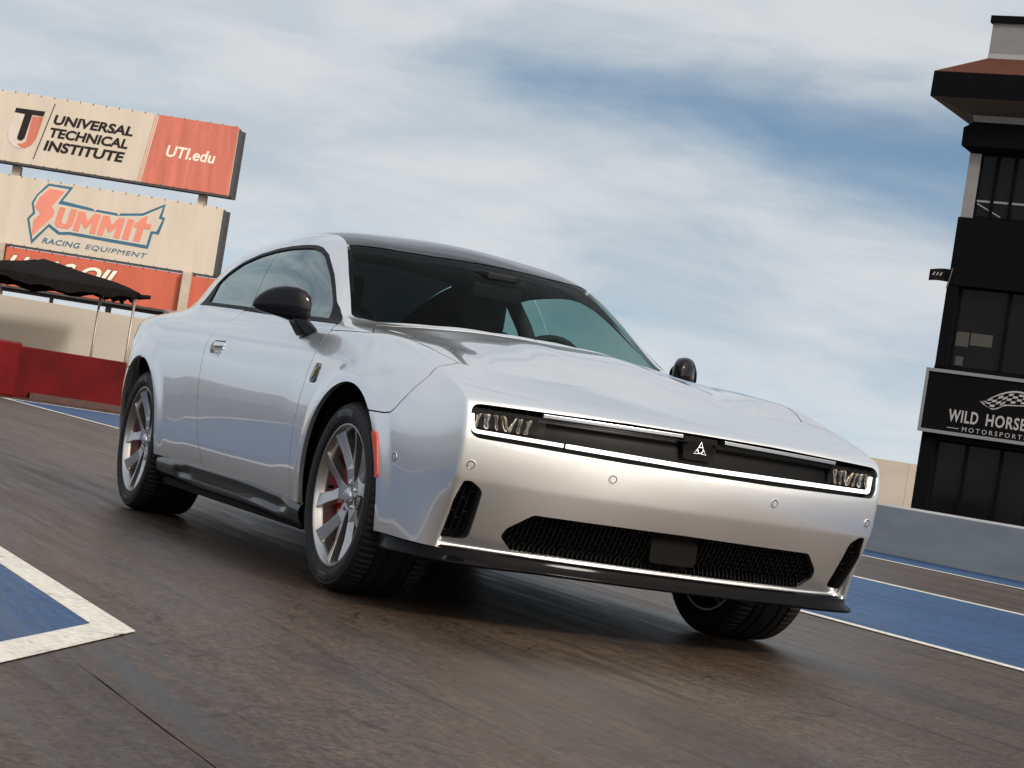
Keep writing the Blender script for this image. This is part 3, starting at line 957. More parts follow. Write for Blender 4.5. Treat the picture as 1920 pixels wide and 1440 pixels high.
# ---- lower grille, radar cover
lgm = body.clip(GROW(f_lowg, .004)).mirror(); lgm.V = lgm.V + np.array([-.058, 0, 0])
lowgrille = mesh_obj('lower_grille', lgm, M_DARK, car)
mesh_b = B()
def inpoly(y, z): return sdpoly(np.array([[abs(y), z]]), P_LOWG)[0]
pitch = .0178
for i in range(-37, 38):
    y = i*pitch
    st = (i % 2)*.0165
    z = .284 + st
    prev = None
    segs = []
    zz = .286
    while zz < .425:
        if inpoly(y, zz) < -.002: segs.append(zz)
        zz += .003
    if len(segs) < 3: continue
    za, zb = segs[0], segs[-1]
    slant = .010
    xs = front_x(y, .36) - .030
    nk = 12
    pts = []
    for q in range(nk+1):
        z_ = za + (zb-za)*q/nk
        lean = (-.012*(1 - sstep(.30, .325, z_)))*(1 if y < 0 else -1)
        pts.append((front_x(y, min(max(z_, .31), .41)) - .026, y + float(lean), z_))
    for q in range(nk):
        a, b = Vector(pts[q]), Vector(pts[q+1])
        if abs(y) < .104 and b.z > .306: continue
        mesh_b.add([a + Vector((0, -.0016, 0)), a + Vector((0, .0016, 0)), b + Vector((0, .0016, 0)), b + Vector((0, -.0016, 0)),
                    a + Vector((-.022, -.0032, 0)), a + Vector((-.022, .0032, 0)), b + Vector((-.022, .0032, 0)), b + Vector((-.022, -.0032, 0))],
                   [(0, 1, 2, 3), (0, 4, 5, 1), (2, 6, 7, 3), (0, 3, 7, 4), (1, 5, 6, 2)])
    zz = .298 + st
    while zz < zb - .004:
        if zz > za + .004:
            xq = front_x(y, min(max(zz, .31), .41)) - .028
            (abs(y + pitch/2) < .112 and zz > .302) or mesh_b.box((xq - .008, y + pitch/2, zz), (.010, pitch, .0016))
        zz += .033
gm = mesh_b.obj('grille_mesh', M_TRIM, lowgrille); gm['kind'] = 'stuff'
rim_path = [(front_x(min(abs(q[0]), .64), min(max(q[1], .30), .415)) - .030, q[0], q[1]) for q in np.vstack([P_LOWG[P_LOWG[:, 0] > 0], (P_LOWG[P_LOWG[:, 0] > 0]*[-1, 1])[::-1]])]
B().tube(rim_path, .0035, seg=6, closed=True).obj('grille_frame', M_BLACK, lowgrille, smooth=True)
rc = B(); rp = round_poly([(-.094,.312),(.092,.312),(.096,.402),(-.098,.402)], .018, 4)
rc.prism(rp, front_x(.01, .36)-.034, front_x(.01, .36)-.020, 'yz')
rc.obj('radar_cover', pmat('radar_plastic', (.006, .005, .0045), rough=.6, spec=.05), lowgrille, bevel=.002)

# ---- corner vents
vm = body.clip(GROW(f_vent, .004)); vm.V = vm.V + np.array([-.055, 0, 0])
for s in (1, -1):
    vent = mesh_obj('corner_vent', vm if s > 0 else vm.flipped(), M_DARK, car)
    sl = B()
    for j, yv in enumerate((.762, .782, .802, .821)):
        pts = []
        for z_ in np.linspace(.300, .492, 9):
            y_ = yv + (z_-.40)*.03
            if sdpoly(np.array([[y_, z_]]), P_VENT)[0] < -.002:
                pts.append((front_x(y_, z_) - .030, -y_*s, z_))
        for a, b in zip(pts[:-1], pts[1:]):
            a, b = Vector(a), Vector(b)
            sl.add([a + Vector((0, -.002, 0)), a + Vector((0, .002, 0)), b + Vector((0, .002, 0)), b + Vector((0, -.002, 0)),
                    a + Vector((-.02, -.002, 0)), a + Vector((-.02, .002, 0)), b + Vector((-.02, .002, 0)), b + Vector((-.02, -.002, 0))],
                   [(0, 1, 2, 3), (0, 4, 5, 1), (2, 6, 7, 3), (0, 3, 7, 4), (1, 5, 6, 2)])
        for q, a in enumerate(pts[1:-1]):
            if (q + j) % 3 == 0: sl.box((a[0]-.004, a[1] + .010, a[2]), (.01, .020, .003))
    so = sl.obj('vent_slats', M_TRIM, vent); so['kind'] = 'stuff'
    # outer lip of the corner vent

# ---- splitter along the lower edge
def contour(x_from, z_row=0):
    pts = [(c[0], c[1]) for c in S[0] if c[0] >= x_from] + [(c[0], c[1]) for c in FRONT[0]]
    return pts
cp = [(.44, float(pchip([c[0] for c in S[0]], [c[1] for c in S[0]])(.44)))] + contour(.50)
cp = smooth_poly(np.array([(x, y) for x, y in cp]), 3, closed=False)
tan = np.gradient(cp, axis=0); tan /= np.linalg.norm(tan, axis=1)[:, None]
nrm = np.stack([-tan[:, 1], tan[:, 0]], 1)
nrm = np.where((nrm[:, :1]*1 + nrm[:, 1:]*1) < 0, -nrm, nrm)
s_arc = np.concatenate([[0], np.cumsum(np.linalg.norm(np.diff(cp, axis=0), axis=1))])
V = []; F = []
sec = [(-.030, .272), (.001, .2655), (.004, .259), (.007, .240), (.020, .226), (.024, .219), (.018, .213), (-.020, .211), (-.20, .213)]
nn_ = len(sec)
for i in range(len(cp)):
    fin = math.exp(-((s_arc[i]-.36)/.12)**2)          # corner fin sticks out further
    mid = sstep(.50, .68, s_arc[i])
    for (o, z) in sec:
        oo = (o + (.020*fin if z < .23 and o > 0 else 0))
        if o > 0: oo *= float(sstep(-.02, .16, s_arc[i]))
        zz = z + (.004*mid if z < .23 else 0)
        q = cp[i] + nrm[i]*oo
        V.append((q[0], -max(q[1], 0), zz))
for i in range(len(cp)-1):
    for k in range(nn_-1):
        F.append((i*nn_+k, i*nn_+k+1, (i+1)*nn_+k+1, (i+1)*nn_+k))
sp = Mesh(V, np.zeros((len(V), 3)), F).compute_normals()
if sp.N[:, 2].mean() > 0: pass
sp = sp.mirror()
sp.N = None
splitter = mesh_obj('front_splitter', sp, M_LIP, car, smooth=True)
b2 = B()
for s in (1, -1):
    b2.box((.55, -.90*s, .225), (.16, .02, .03))
# ---- rockers with scalloped pocket
xs = np.linspace(-2.60, -.40, 90)
V = []; F = []
prof = [(.938,.318),(.950,.312),(.961,.300),(.966,.285),(.966,.270),(.962,.255),(.955,.240),(.944,.225),(.925,.210),(.90,.202),(.84,.196)]
fz0 = pchip([c[0] for c in S[0]], [c[2] for c in S[0]])
for x in xs:
    dz = float(fz0(x)) - .31
    for (w_, z_) in prof:
        u_ = (x + 1.42)/.86
        zc = .268 + .004*u_
        e = (u_/1.0)**4 + ((z_-zc)/.030)**2
        w2 = w_ - .022*float(sstep(1.15, .75, e))
        V.append((x, -w2, z_ + dz))
m_ = len(prof)
for i in range(len(xs)-1):
    for k in range(m_-1): F.append((i*m_+k, i*m_+k+1, (i+1)*m_+k+1, (i+1)*m_+k))
rk = Mesh(V, np.zeros((len(V), 3)), F).compute_normals()
if rk.N[:, 1].mean() > 0: rk.F = [tuple(reversed(f)) for f in rk.F]; rk.N = -rk.N
both('rocker_panel', rk, M_ROCK, car)
# ---- underbody, wheel housings
ub = B()
ub.prism([(-3.9,.26),(-3.55,.20),(-2.6,.175),(-.45,.175),(.45,.20),(.62,.222),(.62,.262),(.45,.30),(-3.9,.36)], -.66, .66, 'xz')
ub.box((-1.53, 0, .235), (2.1, 1.84, .11))
ub.obj('underbody', M_DARK, car)
for wx in (0, -3.074):
    for s in (1, -1):
        V = []; F = []
        n = 24
        for k in range(n+1):
            a = -.35 + (math.pi + .70)*k/n
            x, z = wx + .432*math.cos(a), .36 + .432*math.sin(a)
            wo = (.955 if wx == 0 else .965) - max(0, (wx - x) - .15)*(.30 if wx < -1 else .06) - max(0, (x - wx) - .2)*.12
            V += [(x, -wo*s, z), (x, -.60*s, z)]
        for k in range(n): F.append((2*k, 2*k+1, 2*k+3, 2*k+2))
        c0 = len(V); V.append((wx, -.60*s, .36))
        for k in range(n): F.append((2*k+1, c0, 2*k+3))
        raw_obj('wheel_housing', V, F, M_DARK, car, smooth=False)

# ---- mirrors
def mirror_side(s):
    secs = [(.884,-.905,1.056,.046,.030),(.892,-.912,1.062,.062,.048),(.912,-.928,1.069,.074,.064),(.948,-.950,1.074,.078,.072),(.985,-.982,1.075,.075,.068),
            (1.018,-1.012,1.072,.066,.056),(1.045,-1.034,1.067,.052,.043),(1.064,-1.048,1.062,.036,.030),(1.076,-1.057,1.058,.019,.018),(1.081,-1.060,1.056,.006,.008)]
    V = []; F = []; seg = 28
    for (w_, xc_, zc_, hz, hx) in secs:
        for k in range(seg):
            a = 2*math.pi*k/seg
            ca, sa = math.cos(a), math.sin(a)
            ex = 2/2.9
            px = math.copysign(abs(ca)**ex, ca); pz = math.copysign(abs(sa)**ex, sa)
            zt = hz*(1.0 if pz > 0 else .74 + .20*max(0.0, min(1.0, (1.0 - w_)/.08)))
            groove = -.003 if -.42 < sa < -.30 else 0
            V.append((xc_ + (hx+groove)*px*(1.0 if px > 0 else .75), -w_*s, zc_ + zt*pz))
    n = len(secs)
    for i in range(n-1):
        for k in range(seg): F.append((i*seg+k, i*seg+(k+1) % seg, (i+1)*seg+(k+1) % seg, (i+1)*seg+k))
    F += [tuple(range(seg)), tuple((n-1)*seg+k for k in range(seg))]
    mo = raw_obj('side_mirror', V, F, M_BLACK, car, autosmooth=.9)
    st = B()
    t = [(-.990,.905,1.022),(-.870,.884,1.022),(-.850,.912,1.022),(-.885,.955,1.020),(-.980,.955,1.022)]
    b_ = [(-.955,.884,.970),(-.800,.864,.982),(-.768,.880,.978),(-.82,.912,.946),(-.920,.916,.944)]
    st.add([(x, -w_*s, z) for x, w_, z in t] + [(x, -w_*s, z) for x, w_, z in b_],
           [(0,1,2,3,4), (9,8,7,6,5)] + [(i, (i+1) % 5, 5+(i+1) % 5, 5+i) for i in range(5)])
    st.obj('mirror_stalk', M_BLACK, mo, bevel=.012, seg=3, autosmooth=.6)
    g = B(); V = []
    for k in range(24):
        a = 2*math.pi*k/24
        V.append((-1.030 - .030*math.cos(a), -(.972 + .066*math.cos(a))*s, 1.070 + .050*math.sin(a)))
    g.add(V, [tuple(range(24))]).obj('mirror_glass', M_MIRR, mo)
for s in (1, -1): mirror_side(s)

# ---- wheels
def tyre_mesh():
    prof = [(.263,-.004),(.270,.004),(.276,.007),(.279,.0055),(.284,.010),(.300,.0145),(.318,.0145),(.332,.010),(.3335,.008),(.336,.0085),(.345,.001),(.351,-.008),
            (.3555,-.018),(.3580,-.030),(.3592,-.048),(.3592,-.060),(.352,-.061),(.352,-.071),(.3596,-.072),(.3600,-.100),(.352,-.101),(.352,-.112),(.3600,-.113),(.3600,-.172),(.352,-.173),(.352,-.184),
            (.3600,-.185),(.3596,-.213),(.352,-.214),(.352,-.224),(.3592,-.225),(.3580,-.255),(.3555,-.268),(.351,-.278),(.345,-.286),(.320,-.298),(.290,-.292),(.263,-.280)]
    V = []; F = []; seg = 320; n = len(prof)
    for k in range(seg):
        a = 2*math.pi*k/seg
        ph = k % 4
        for j, (r, t) in enumerate(prof):
            rr = r
            if 9 <= j <= 15 and ph == 0: rr = r - (.0040 if j > 10 else .0015)
            if 30 <= j <= 34 and ph == 0: rr = r - .004
            V.append((rr*math.cos(a), -t, rr*math.sin(a)))
    for k in range(seg):
        k2 = (k+1) % seg
        for j in range(n-1): F.append((k*n+j, k*n+j+1, k2*n+j+1, k2*n+j))
    return V, F
TV, TF = tyre_mesh()
def arc_text(txt, r0, size, ang_c, flip, t=.0150, bold=.004):
    V, F = text_mesh(txt, size=size, bold=bold, spacing=1.12, extrude=.0006)
    out = []
    for x, y, z in V:
        if flip: r = r0 - y; a = ang_c + x/r0
        else: r = r0 + y; a = ang_c - x/r0
        bulge = t - .35*(max(0, abs(r-.309)-.009))**1.0*.6
        out.append((r*math.cos(a), -(bulge + z), r*math.sin(a)))
    return out, F
def spoke_mesh():
    """one Y shaped spoke pair pointing along +x, outward is -y"""
    def pol(r, d): return (r*math.cos(rad(d)), r*math.sin(rad(d)))
    out = [(.040,-.028),(.075,-.031),(.100,-.038),pol(.175,-22.5),pol(.258,-25.5),pol(.258,-12.5),pol(.185,-8.5),(.130,0.0),
           pol(.185,8.5),pol(.258,12.5),pol(.258,25.5),pol(.175,22.5),(.100,.038),(.075,.031),(.040,.028)]
    def top(r): return -.044 + .040*(r/.257)**1.8
    inner = {5: .012, 6: .013, 7: .010, 8: .013, 9: .012}
    V = [(x, -(top(math.hypot(x, z)) - inner.get(i, 0)), z) for i, (x, z) in enumerate(out)]
    # lower outline: wider, deeper
    for x, z in out:
        r = math.hypot(x, z); V.append((x, -(top(r) - .040 - .012*(1-r/.257)), z))
    n = len(out)
    F = [(0,1,13,14), (1,2,12,13), (2,3,6), (2,6,7), (2,7,12), (3,4,5), (3,5,6), (7,8,12), (8,11,12), (8,9,10), (8,10,11)]
    F += [(i, (i+1) % n, n+(i+1) % n, n+i) for i in range(n)]
    return V, F
SV, SF = spoke_mesh()
def make_wheel(name, cx, y, s, arm0, with_text=True):
    """s = 1 right side (outward -y), -1 left side"""
    R = lambda p: (p[0] + cx, p[1]*s + y, p[2] + .36)
    def shift(V): return [R(p) for p in V]
    b = B()
    b.lathe([(.2715,-.006),(.2725,.000),(.2700,.003),(.2640,.003),(.2615,.000),(.2590,-.006),(.2545,-.016),(.2500,-.026),(.2470,-.050),(.2440,-.120),(.2440,-.235),(.262,-.275),(.262,-.280),(.255,-.28),(.238,-.24),(.238,-.03)],
            seg=96, axis='y')
    b.v = [(p[0], -p[1], p[2]) for p in b.v]
    rim = raw_obj(name, shift(b.v), b.f, M_RIM, car, autosmooth=.7)
    me = bpy.data.meshes.new('spoke')
    for k in range(5):
        a = rad(arm0) + k*2*math.pi/5
        ca, sa = math.cos(a), math.sin(a)
        V = [(x*ca - z*sa, yy, x*sa + z*ca) for x, yy, z in SV]
        raw_obj('spoke', shift(V), SF, M_RIM, rim, bevel=.0022, seg=2, autosmooth=.12)
        a2 = a + math.pi/5
        nb = B().lathe([(.0,.0),(.0075,.0),(.0085,-.004),(.0105,-.020)], seg=6, axis='y')
        V = [(p[0] + .056*math.cos(a), -(p[1] - .034), p[2] + .056*math.sin(a)) for p in nb.v]
        raw_obj('lug_nut', shift(V), nb.f, M_CHROME, rim)
    hub = B().lathe([(.0,-.050),(.066,-.052),(.072,-.060),(.074,-.095)], seg=40, axis='y'); hub.v = [(p[0], -p[1], p[2]) for p in hub.v]
    raw_obj('hub', shift(hub.v), hub.f, M_RIM, rim, autosmooth=.5)
    cap = B().lathe([(.0,-.028),(.020,-.0285),(.030,-.031),(.0325,-.035),(.0335,-.052)], seg=36, axis='y'); cap.v = [(p[0], -p[1], p[2]) for p in cap.v]
    raw_obj('centre_cap', shift(cap.v), cap.f, M_SATIN, rim, autosmooth=.9)
    ty = raw_obj('tyre', shift(TV), TF, M_RUB, rim, autosmooth=.45)
    if with_text:
        for txt, ac, fl in (('GOODYEAR', 95 if s > 0 else 85, False), ('SPORT', 267, True)):
            V, F = arc_text(txt, .309, .026, rad(ac), fl)
            if s < 0: V = [(-x, yy, z) for x, yy, z in V]
            raw_obj('tyre_lettering', shift(V), F, M_RUBL, rim)
        hoop = B().lathe([(.3335,.0098),(.3345,.0106),(.3360,.0098)], seg=96, axis='y'); hoop.v = [(p[0], -p[1], p[2]) for p in hoop.v]
        raw_obj('tyre_rib', shift(hoop.v), hoop.f, M_RUBL, rim, smooth=True)
    d = B().lathe([(.06,-.118),(.192,-.118),(.192,-.150),(.06,-.150)], seg=64, axis='y', closed=True); d.v = [(p[0], -p[1], p[2]) for p in d.v]
    d.lathe([(.0,-.085),(.085,-.088),(.090,-.118)], seg=40, axis='y'); d.v = [(p[0], -p[1] if (p[1] < 0) else p[1], p[2]) for p in d.v]
    raw_obj('brake_disc', shift(d.v), d.f, M_DISC, rim, autosmooth=.5)
    c = B(); n = 14; V = []; F = []
    for k in range(n+1):
        a = rad(180 - 42 + 84*k/n)
        for (r, t) in ((.125,-.090),(.145,-.074),(.208,-.074),(.230,-.090),(.230,-.165),(.125,-.165)):
            V.append((r*math.cos(a), -t, r*math.sin(a)))
    for k in range(n):
        for q in range(6): F.append((k*6+q, k*6+(q+1) % 6, (k+1)*6+(q+1) % 6, (k+1)*6+q))
    F += [tuple(range(6)), tuple(n*6+q for q in range(6))]
    raw_obj('brake_caliper', shift(V), F, M_RED, rim, bevel=.004)
    bk = B().lathe([(.0,-.16),(.235,-.17)], seg=40, axis='y'); bk.v = [(p[0], -p[1], p[2]) for p in bk.v]
    raw_obj('dust_shield', shift(bk.v), bk.f, M_DARK, rim)
    vt = B().tube([(.205*math.cos(rad(176)), .030, .205*math.sin(rad(176))), (.222*math.cos(rad(176)), .052, .222*math.sin(rad(176)))], .006, seg=8)
    raw_obj('tyre_valve', shift(vt.v), vt.f, M_DARK, rim)
    return rim
make_wheel('wheel', 0.0, -.957, 1, 171)
make_wheel('wheel', -3.074, -.953, 1, 163)
make_wheel('wheel', 0.0, .957, -1, 200, False)
make_wheel('wheel', -3.074, .953, -1, 20, False)

# ---- tail: spoiler and lamp bar
spl = B()
yy = np.linspace(-.66, .66, 25)
V = []
for y in yy:
    t_ = abs(y)/.66
    x0 = -4.14 + .10*t_**3 + (.0 if t_ < .9 else .02); z0 = 1.064 - .022*t_**2
    V += [(x0+.10, y, z0+.004), (x0-.08, y, z0+.028), (x0-.095, y, z0+.022), (x0-.04, y, z0-.008)]
F = []
for i in range(24):
    for k in range(4): F.append((i*4+k, i*4+(k+1) % 4, (i+1)*4+(k+1) % 4, (i+1)*4+k))
F += [(0,1,2,3), (99,98,97,96)]
spl.add(V, F).obj('rear_spoiler', M_BLACK, car, autosmooth=.6)
P_TL = round_poly([(-.3,.845),(.72,.83),(.73,.93),(-.3,.955)], [0,.03,.03,0])
tl = body.clip(lambda V: np.where(V[:, 0] < -3.95, syz(P_TL)(V), 1.0)).mirror().offset(.004).flange(.012)
mesh_obj('tail_light', tl, M_REDLENS, car)

# ---- interior
it = B()
it.prism([(-3.2,.30),(-.65,.30),(-.65,.42),(-3.2,.42)], -.74, .74, 'xz')
it.obj('cabin_floor', M_DARK, car)
db = B()
db.prism([(-.62,.55),(-.62,1.00),(-.75,1.035),(-.95,1.015),(-1.12,.985),(-1.16,.93),(-1.08,.80),(-1.00,.55)], -.70, .70, 'xz')
db.obj('dashboard', M_SEAT, car, bevel=.02, autosmooth=.6)
for s in (1, -1):
    dc = B(); dc.prism([(-.80,.40),(-.80,.985),(-2.6,1.03),(-3.1,1.0),(-3.1,.40)], -.775*s, -.735*s, 'xz')
    dc.obj('door_card', M_SEAT, car)
def seat(x, y, rear=False):
    b = B()
    wd = .25
    V = []; F = []
    prof = [(.30,.50),(.34,.60),(.10,.64),(-.14,.60),(-.20,.66),(-.32,1.02),(-.36,1.16),(-.42,1.18),(-.46,1.13),(-.36,.62),(-.25,.46)]
    n = len(prof); ws_ = [(-wd,.93),(-wd*.82,1.0),(wd*.82,1.0),(wd,.93)]
    for (yy_, sc) in ws_:
        for (px, pz) in prof:
            ww = yy_ if pz < 1.0 else yy_*.72
            V.append((x + px*sc, y + ww, .80 + (pz-.80)*sc))
    for i in range(3):
        for k in range(n): F.append((i*n+k, i*n+(k+1) % n, (i+1)*n+(k+1) % n, (i+1)*n+k))
    F += [tuple(range(n)), tuple(3*n+k for k in range(n))]
    b.add(V, F)
    st = b.obj('seat', M_SEAT, car, bevel=.02, seg=2, autosmooth=.8)
    h = B().box((x - .425, y, 1.235 if not rear else 1.16), (.09, .25, .15))
    h.obj('headrest', M_SEAT, st, bevel=.03, seg=3, autosmooth=.8)
    for q in (-.06, .06):
        B().tube([(x-.42, y+q, 1.08), (x-.42, y+q, 1.19)], .006, seg=6).obj('headrest_post', M_CHROME, st)
    B().box((x-.205, y, .86), (.02, .26, .34), Matrix.Rotation(-.33, 3, 'Y')).obj('seat_insert', M_SEATL, st, bevel=.008)
for y in (-.38, .38): seat(-1.62, y)
rs = B(); rs.prism([(-2.35,.45),(-2.30,.66),(-2.75,.70),(-2.98,1.08),(-3.08,1.08),(-3.1,.45)], -.62, .62, 'xz')
rs.obj('rear_bench', M_SEAT, car, bevel=.03, autosmooth=.7)
ps = B(); ps.prism([(-3.08,1.0),(-3.08,1.03),(-3.75,1.03),(-3.75,1.0)], -.64, .64, 'xz'); ps.obj('parcel_shelf', M_SEAT, car)
sw = B()
pts = [( -1.22 + .19*math.sin(a)*.38, .38 + .185*math.cos(a), .97 + .185*math.sin(a)*.92) for a in np.linspace(0, 2*math.pi, 33)[:-1]]
sw.tube(pts, .016, seg=8, closed=True)
sw.tube([(-1.22, .21, .97), (-1.20, .38, .965), (-1.22, .55, .97)], .02, seg=6)
sw.tube([(-1.20, .38, .965), (-1.02, .38, .92)], .03, seg=8)
sw.obj('steering_wheel', M_SEAT, car, smooth=True)
for s in (1, -1):       # inner pillars and roof lining edges
    pil = B()
    pil.tube([(-2.06, -.73*s, 1.03), (-2.14, -.67*s, 1.22), (-2.22, -.60*s, 1.37)], [.05, .042, .04], seg=8)
    pil.obj('inner_pillar', M_SEATL, car, smooth=True)
hl = body.clip(AND(lambda V: 1.03 - V[:, 2], lambda V: V[:, 0] + .98, NOT(SHR(f_dlo, .012)), NOT(SHR(f_ws, .012)), NOT(SHR(f_back, .02)), lambda V: -3.75 - V[:, 0])).mirror().offset(-.028)
mesh_obj('cabin_lining', hl, pmat('lining', (.007, .007, .008), rough=.9, spec=.1), car)
rv = B()
rv.box((-1.02, 0, 1.285), (.02, .25, .065), Matrix.Rotation(.12, 3, 'Z') @ Matrix.Rotation(.2, 3, 'Y'))
mir_in = rv.obj('interior_mirror', M_TRIM, car, bevel=.009, seg=3)
B().tube([(-1.02, 0, 1.30), (-1.05, 0, 1.36)], .012, seg=8).obj('mirror_mount', M_TRIM, mir_in)
sbx = B(); sbx.prism([(-1.13,-.10),(-1.13,.10),(-1.03,.13),(-.98,.07),(-.98,-.07),(-1.03,-.13)], 1.335, 1.37, 'xy')
sbx.obj('camera_housing', M_TRIM, car, bevel=.008)
# ------------------------------------------------------------------ setting materials
def track_mat(name, base, dark, light, streak=1.0, rough=.46, con=1.0):
    """worn drag strip: rubber streaks along x, grain, stains"""
    m, nt, b = new_mat(name)
    L = nt.links
    geo = nt.nodes.new('ShaderNodeNewGeometry')
    def noise(sc, scale, detail=6, rough_=.6, dist=0):
        mp = nt.nodes.new('ShaderNodeMapping'); mp.inputs['Scale'].default_value = sc
        L.new(geo.outputs['Position'], mp.inputs['Vector'])
        nz = nt.nodes.new('ShaderNodeTexNoise'); nz.inputs['Scale'].default_value = scale
        nz.inputs['Detail'].default_value = detail; nz.inputs['Roughness'].default_value = rough_; nz.inputs['Distortion'].default_value = dist
        L.new(mp.outputs[0], nz.inputs['Vector']); return nz.outputs['Fac']
    def rng(v, a, b_, c=0.0, d=1.0, st=False):
        r = nt.nodes.new('ShaderNodeMapRange'); r.interpolation_type = 'SMOOTHSTEP' if st else 'LINEAR'
        r.inputs['From Min'].default_value = a; r.inputs['From Max'].default_value = b_
        r.inputs['To Min'].default_value = c; r.inputs['To Max'].default_value = d
        L.new(v, r.inputs['Value']); return r.outputs[0]
    def mix(f, a, b_, mode='MIX'):
        n = nt.nodes.new('ShaderNodeMix'); n.data_type = 'RGBA'; n.blend_type = mode
        for i, v in ((0, f), (6, a), (7, b_)):
            if isinstance(v, (int, float)): n.inputs[i].default_value = v
            elif isinstance(v, tuple): n.inputs[i].default_value = (*v, 1)
            else: L.new(v, n.inputs[i])
        return n.outputs[2]
    big = noise((.10, .9, 1), 1.3, 5, .55, .4)
    streaks = noise((.20, 3.6, 1), 2.2, 9, .66, .9)
    fine = noise((1.6, 34.0, 1), 2.6, 8, .75, .3)
    mid = noise((1, 1.5, 1), 9.0, 9, .75, .4)
    grain = noise((1, 1.3, 1), 42, 7, .86)
    blot = noise((1, 1, 1), 1.9, 7, .65, .6)
    speck = noise((1, 1.6, 1), 26, 3, .55)
    c = mix(rng(big, .32, .68, st=True), base, light)
    c = mix(rng(streaks, .50, .70, 0, .85*streak, True), c, dark)
    c = mix(rng(streaks, .26, .44, .40*streak, 0, True), c, light)
    def modulate(c, f, lo, hi, a, b_):
        a, b_ = 1 + (a-1)*con, 1 + (b_-1)*con
        return mix(rng(f, lo, hi), mix(1.0, c, (a, a, a), 'MULTIPLY'), mix(1.0, c, (b_, b_, b_*.985), 'MULTIPLY'))
    c = modulate(c, fine, .30, .72, .86, 1.12)
    c = modulate(c, mid, .34, .66, .76, 1.22)
    c = mix(rng(blot, .54, .78, 0, .45, True), c, dark)
    c = modulate(c, grain, .36, .64, .45, 1.60)
    va = nt.nodes.new('ShaderNodeTexVoronoi'); va.inputs['Scale'].default_value = 62           # stones of the aggregate
    L.new(geo.outputs['Position'], va.inputs['Vector'])
    vs_ = nt.nodes.new('ShaderNodeSeparateColor'); L.new(va.outputs['Color'], vs_.inputs[0])
    c = modulate(c, vs_.outputs[0], 0.0, 1.0, .62, 1.42)
    c = mix(rng(speck, .70, .76, 0, .85), c, (.004, .004, .004))
    # rubber laid down in the wheel paths
    sp_ = nt.nodes.new('ShaderNodeSeparateXYZ'); L.new(geo.outputs['Position'], sp_.inputs[0])
    ab = nt.nodes.new('ShaderNodeMath'); ab.operation = 'ABSOLUTE'; L.new(sp_.outputs['Y'], ab.inputs[0])
    pp = nt.nodes.new('ShaderNodeMath'); pp.operation = 'PINGPONG'; L.new(ab.outputs[0], pp.inputs[0]); pp.inputs[1].default_value = .85
    c = mix(rng(pp.outputs[0], .50, .80, 0, .38*streak, True), c, dark)
    # hairline crazing in patches
    vo = nt.nodes.new('ShaderNodeTexVoronoi'); vo.feature = 'DISTANCE_TO_EDGE'; vo.inputs['Scale'].default_value = 2.6
    wv = nt.nodes.new('ShaderNodeMix'); wv.data_type = 'RGBA'; wv.inputs[0].default_value = .10
    nzv = nt.nodes.new('ShaderNodeTexNoise'); nzv.inputs['Scale'].default_value = 3.0; nzv.inputs['Detail'].default_value = 5
    L.new(geo.outputs['Position'], nzv.inputs['Vector']); L.new(geo.outputs['Position'], wv.inputs[6]); L.new(nzv.outputs['Color'], wv.inputs[7])
    L.new(wv.outputs[2], vo.inputs['Vector'])
    crack = nt.nodes.new('ShaderNodeMath'); crack.operation = 'MULTIPLY'
    L.new(rng(vo.outputs['Distance'], .004, .012, 1, 0), crack.inputs[0]); L.new(rng(blot, .50, .60, 0, .8, True), crack.inputs[1])
    c = mix(crack.outputs[0], c, (.006, .005, .005))
    L.new(c, b.inputs['Base Color'])
    L.new(rng(streaks, .3, .72, rough + .12, rough - .16), b.inputs['Roughness'])
    b.inputs['Specular IOR Level'].default_value = .24
    bp = nt.nodes.new('ShaderNodeBump'); bp.inputs['Strength'].default_value = .2; bp.inputs['Distance'].default_value = .004
    L.new(grain, bp.inputs['Height']); L.new(bp.outputs[0], b.inputs['Normal'])
    return m

M_TRACK = track_mat('worn_track', (.040, .0270, .0200), (.0110, .0088, .0077), (.060, .0420, .0312))
M_BLUE = track_mat('blue_track_paint', (.0115, .046, .135), (.007, .022, .06), (.016, .060, .165), .5, .5, .7)
M_LINE = track_mat('white_line_paint', (.50, .49, .47), (.36, .35, .335), (.56, .55, .535), .25, .55, .3)
M_DIRT = pmat('desert_ground', (.16, .125, .095), spec=.08, rough=.95, vary=.35, scale=.15)
M_CONC = pmat('grey_barrier_paint', (.31, .325, .35), spec=.08, rough=.75, vary=.16, scale=2.0, bump=.1, bump_scale=30, stretch=(.4, 1, 2))
M_REDW = pmat('red_barrier_paint', (.070, .0022, .0028), spec=.08, rough=.45, vary=.6, scale=1.1, bump=.08, bump_scale=12)
M_BEIGE = pmat('beige_wall', (.33, .30, .265), spec=.08, rough=.85, vary=.10, scale=.8, stretch=(.3, .3, 1.2))
M_CREAM = pmat('sign_cream', (.49, .44, .38), spec=.08, rough=.7, vary=.08, scale=1.2, stretch=(2.5, 1, .35))
M_SRED = pmat('sign_faded_red', (.46, .15, .115), spec=.08, rough=.7, vary=.22, scale=1.6, stretch=(2.8, 1, .35))
M_SRED2 = pmat('sign_orange_red', (.44, .115, .075), spec=.08, rough=.7, vary=.12, scale=1.2, stretch=(2.0, 1, .4))
M_PINK = pmat('sign_salmon', (.60, .22, .17), spec=.08, rough=.7, vary=.10, scale=2)
M_TEAL = pmat('sign_blue', (.045, .13, .21), spec=.08, rough=.7, vary=.12, scale=3)
M_INK = pmat('sign_black', (.022, .018, .020), spec=.08, rough=.7, vary=.1, scale=4)
M_SWHITE = pmat('sign_white', (.72, .66, .58), spec=.08, rough=.7, vary=.06, scale=3)
M_SGREY = pmat('sign_pale_grey', (.52, .48, .44), spec=.08, rough=.6, vary=.12, scale=3)
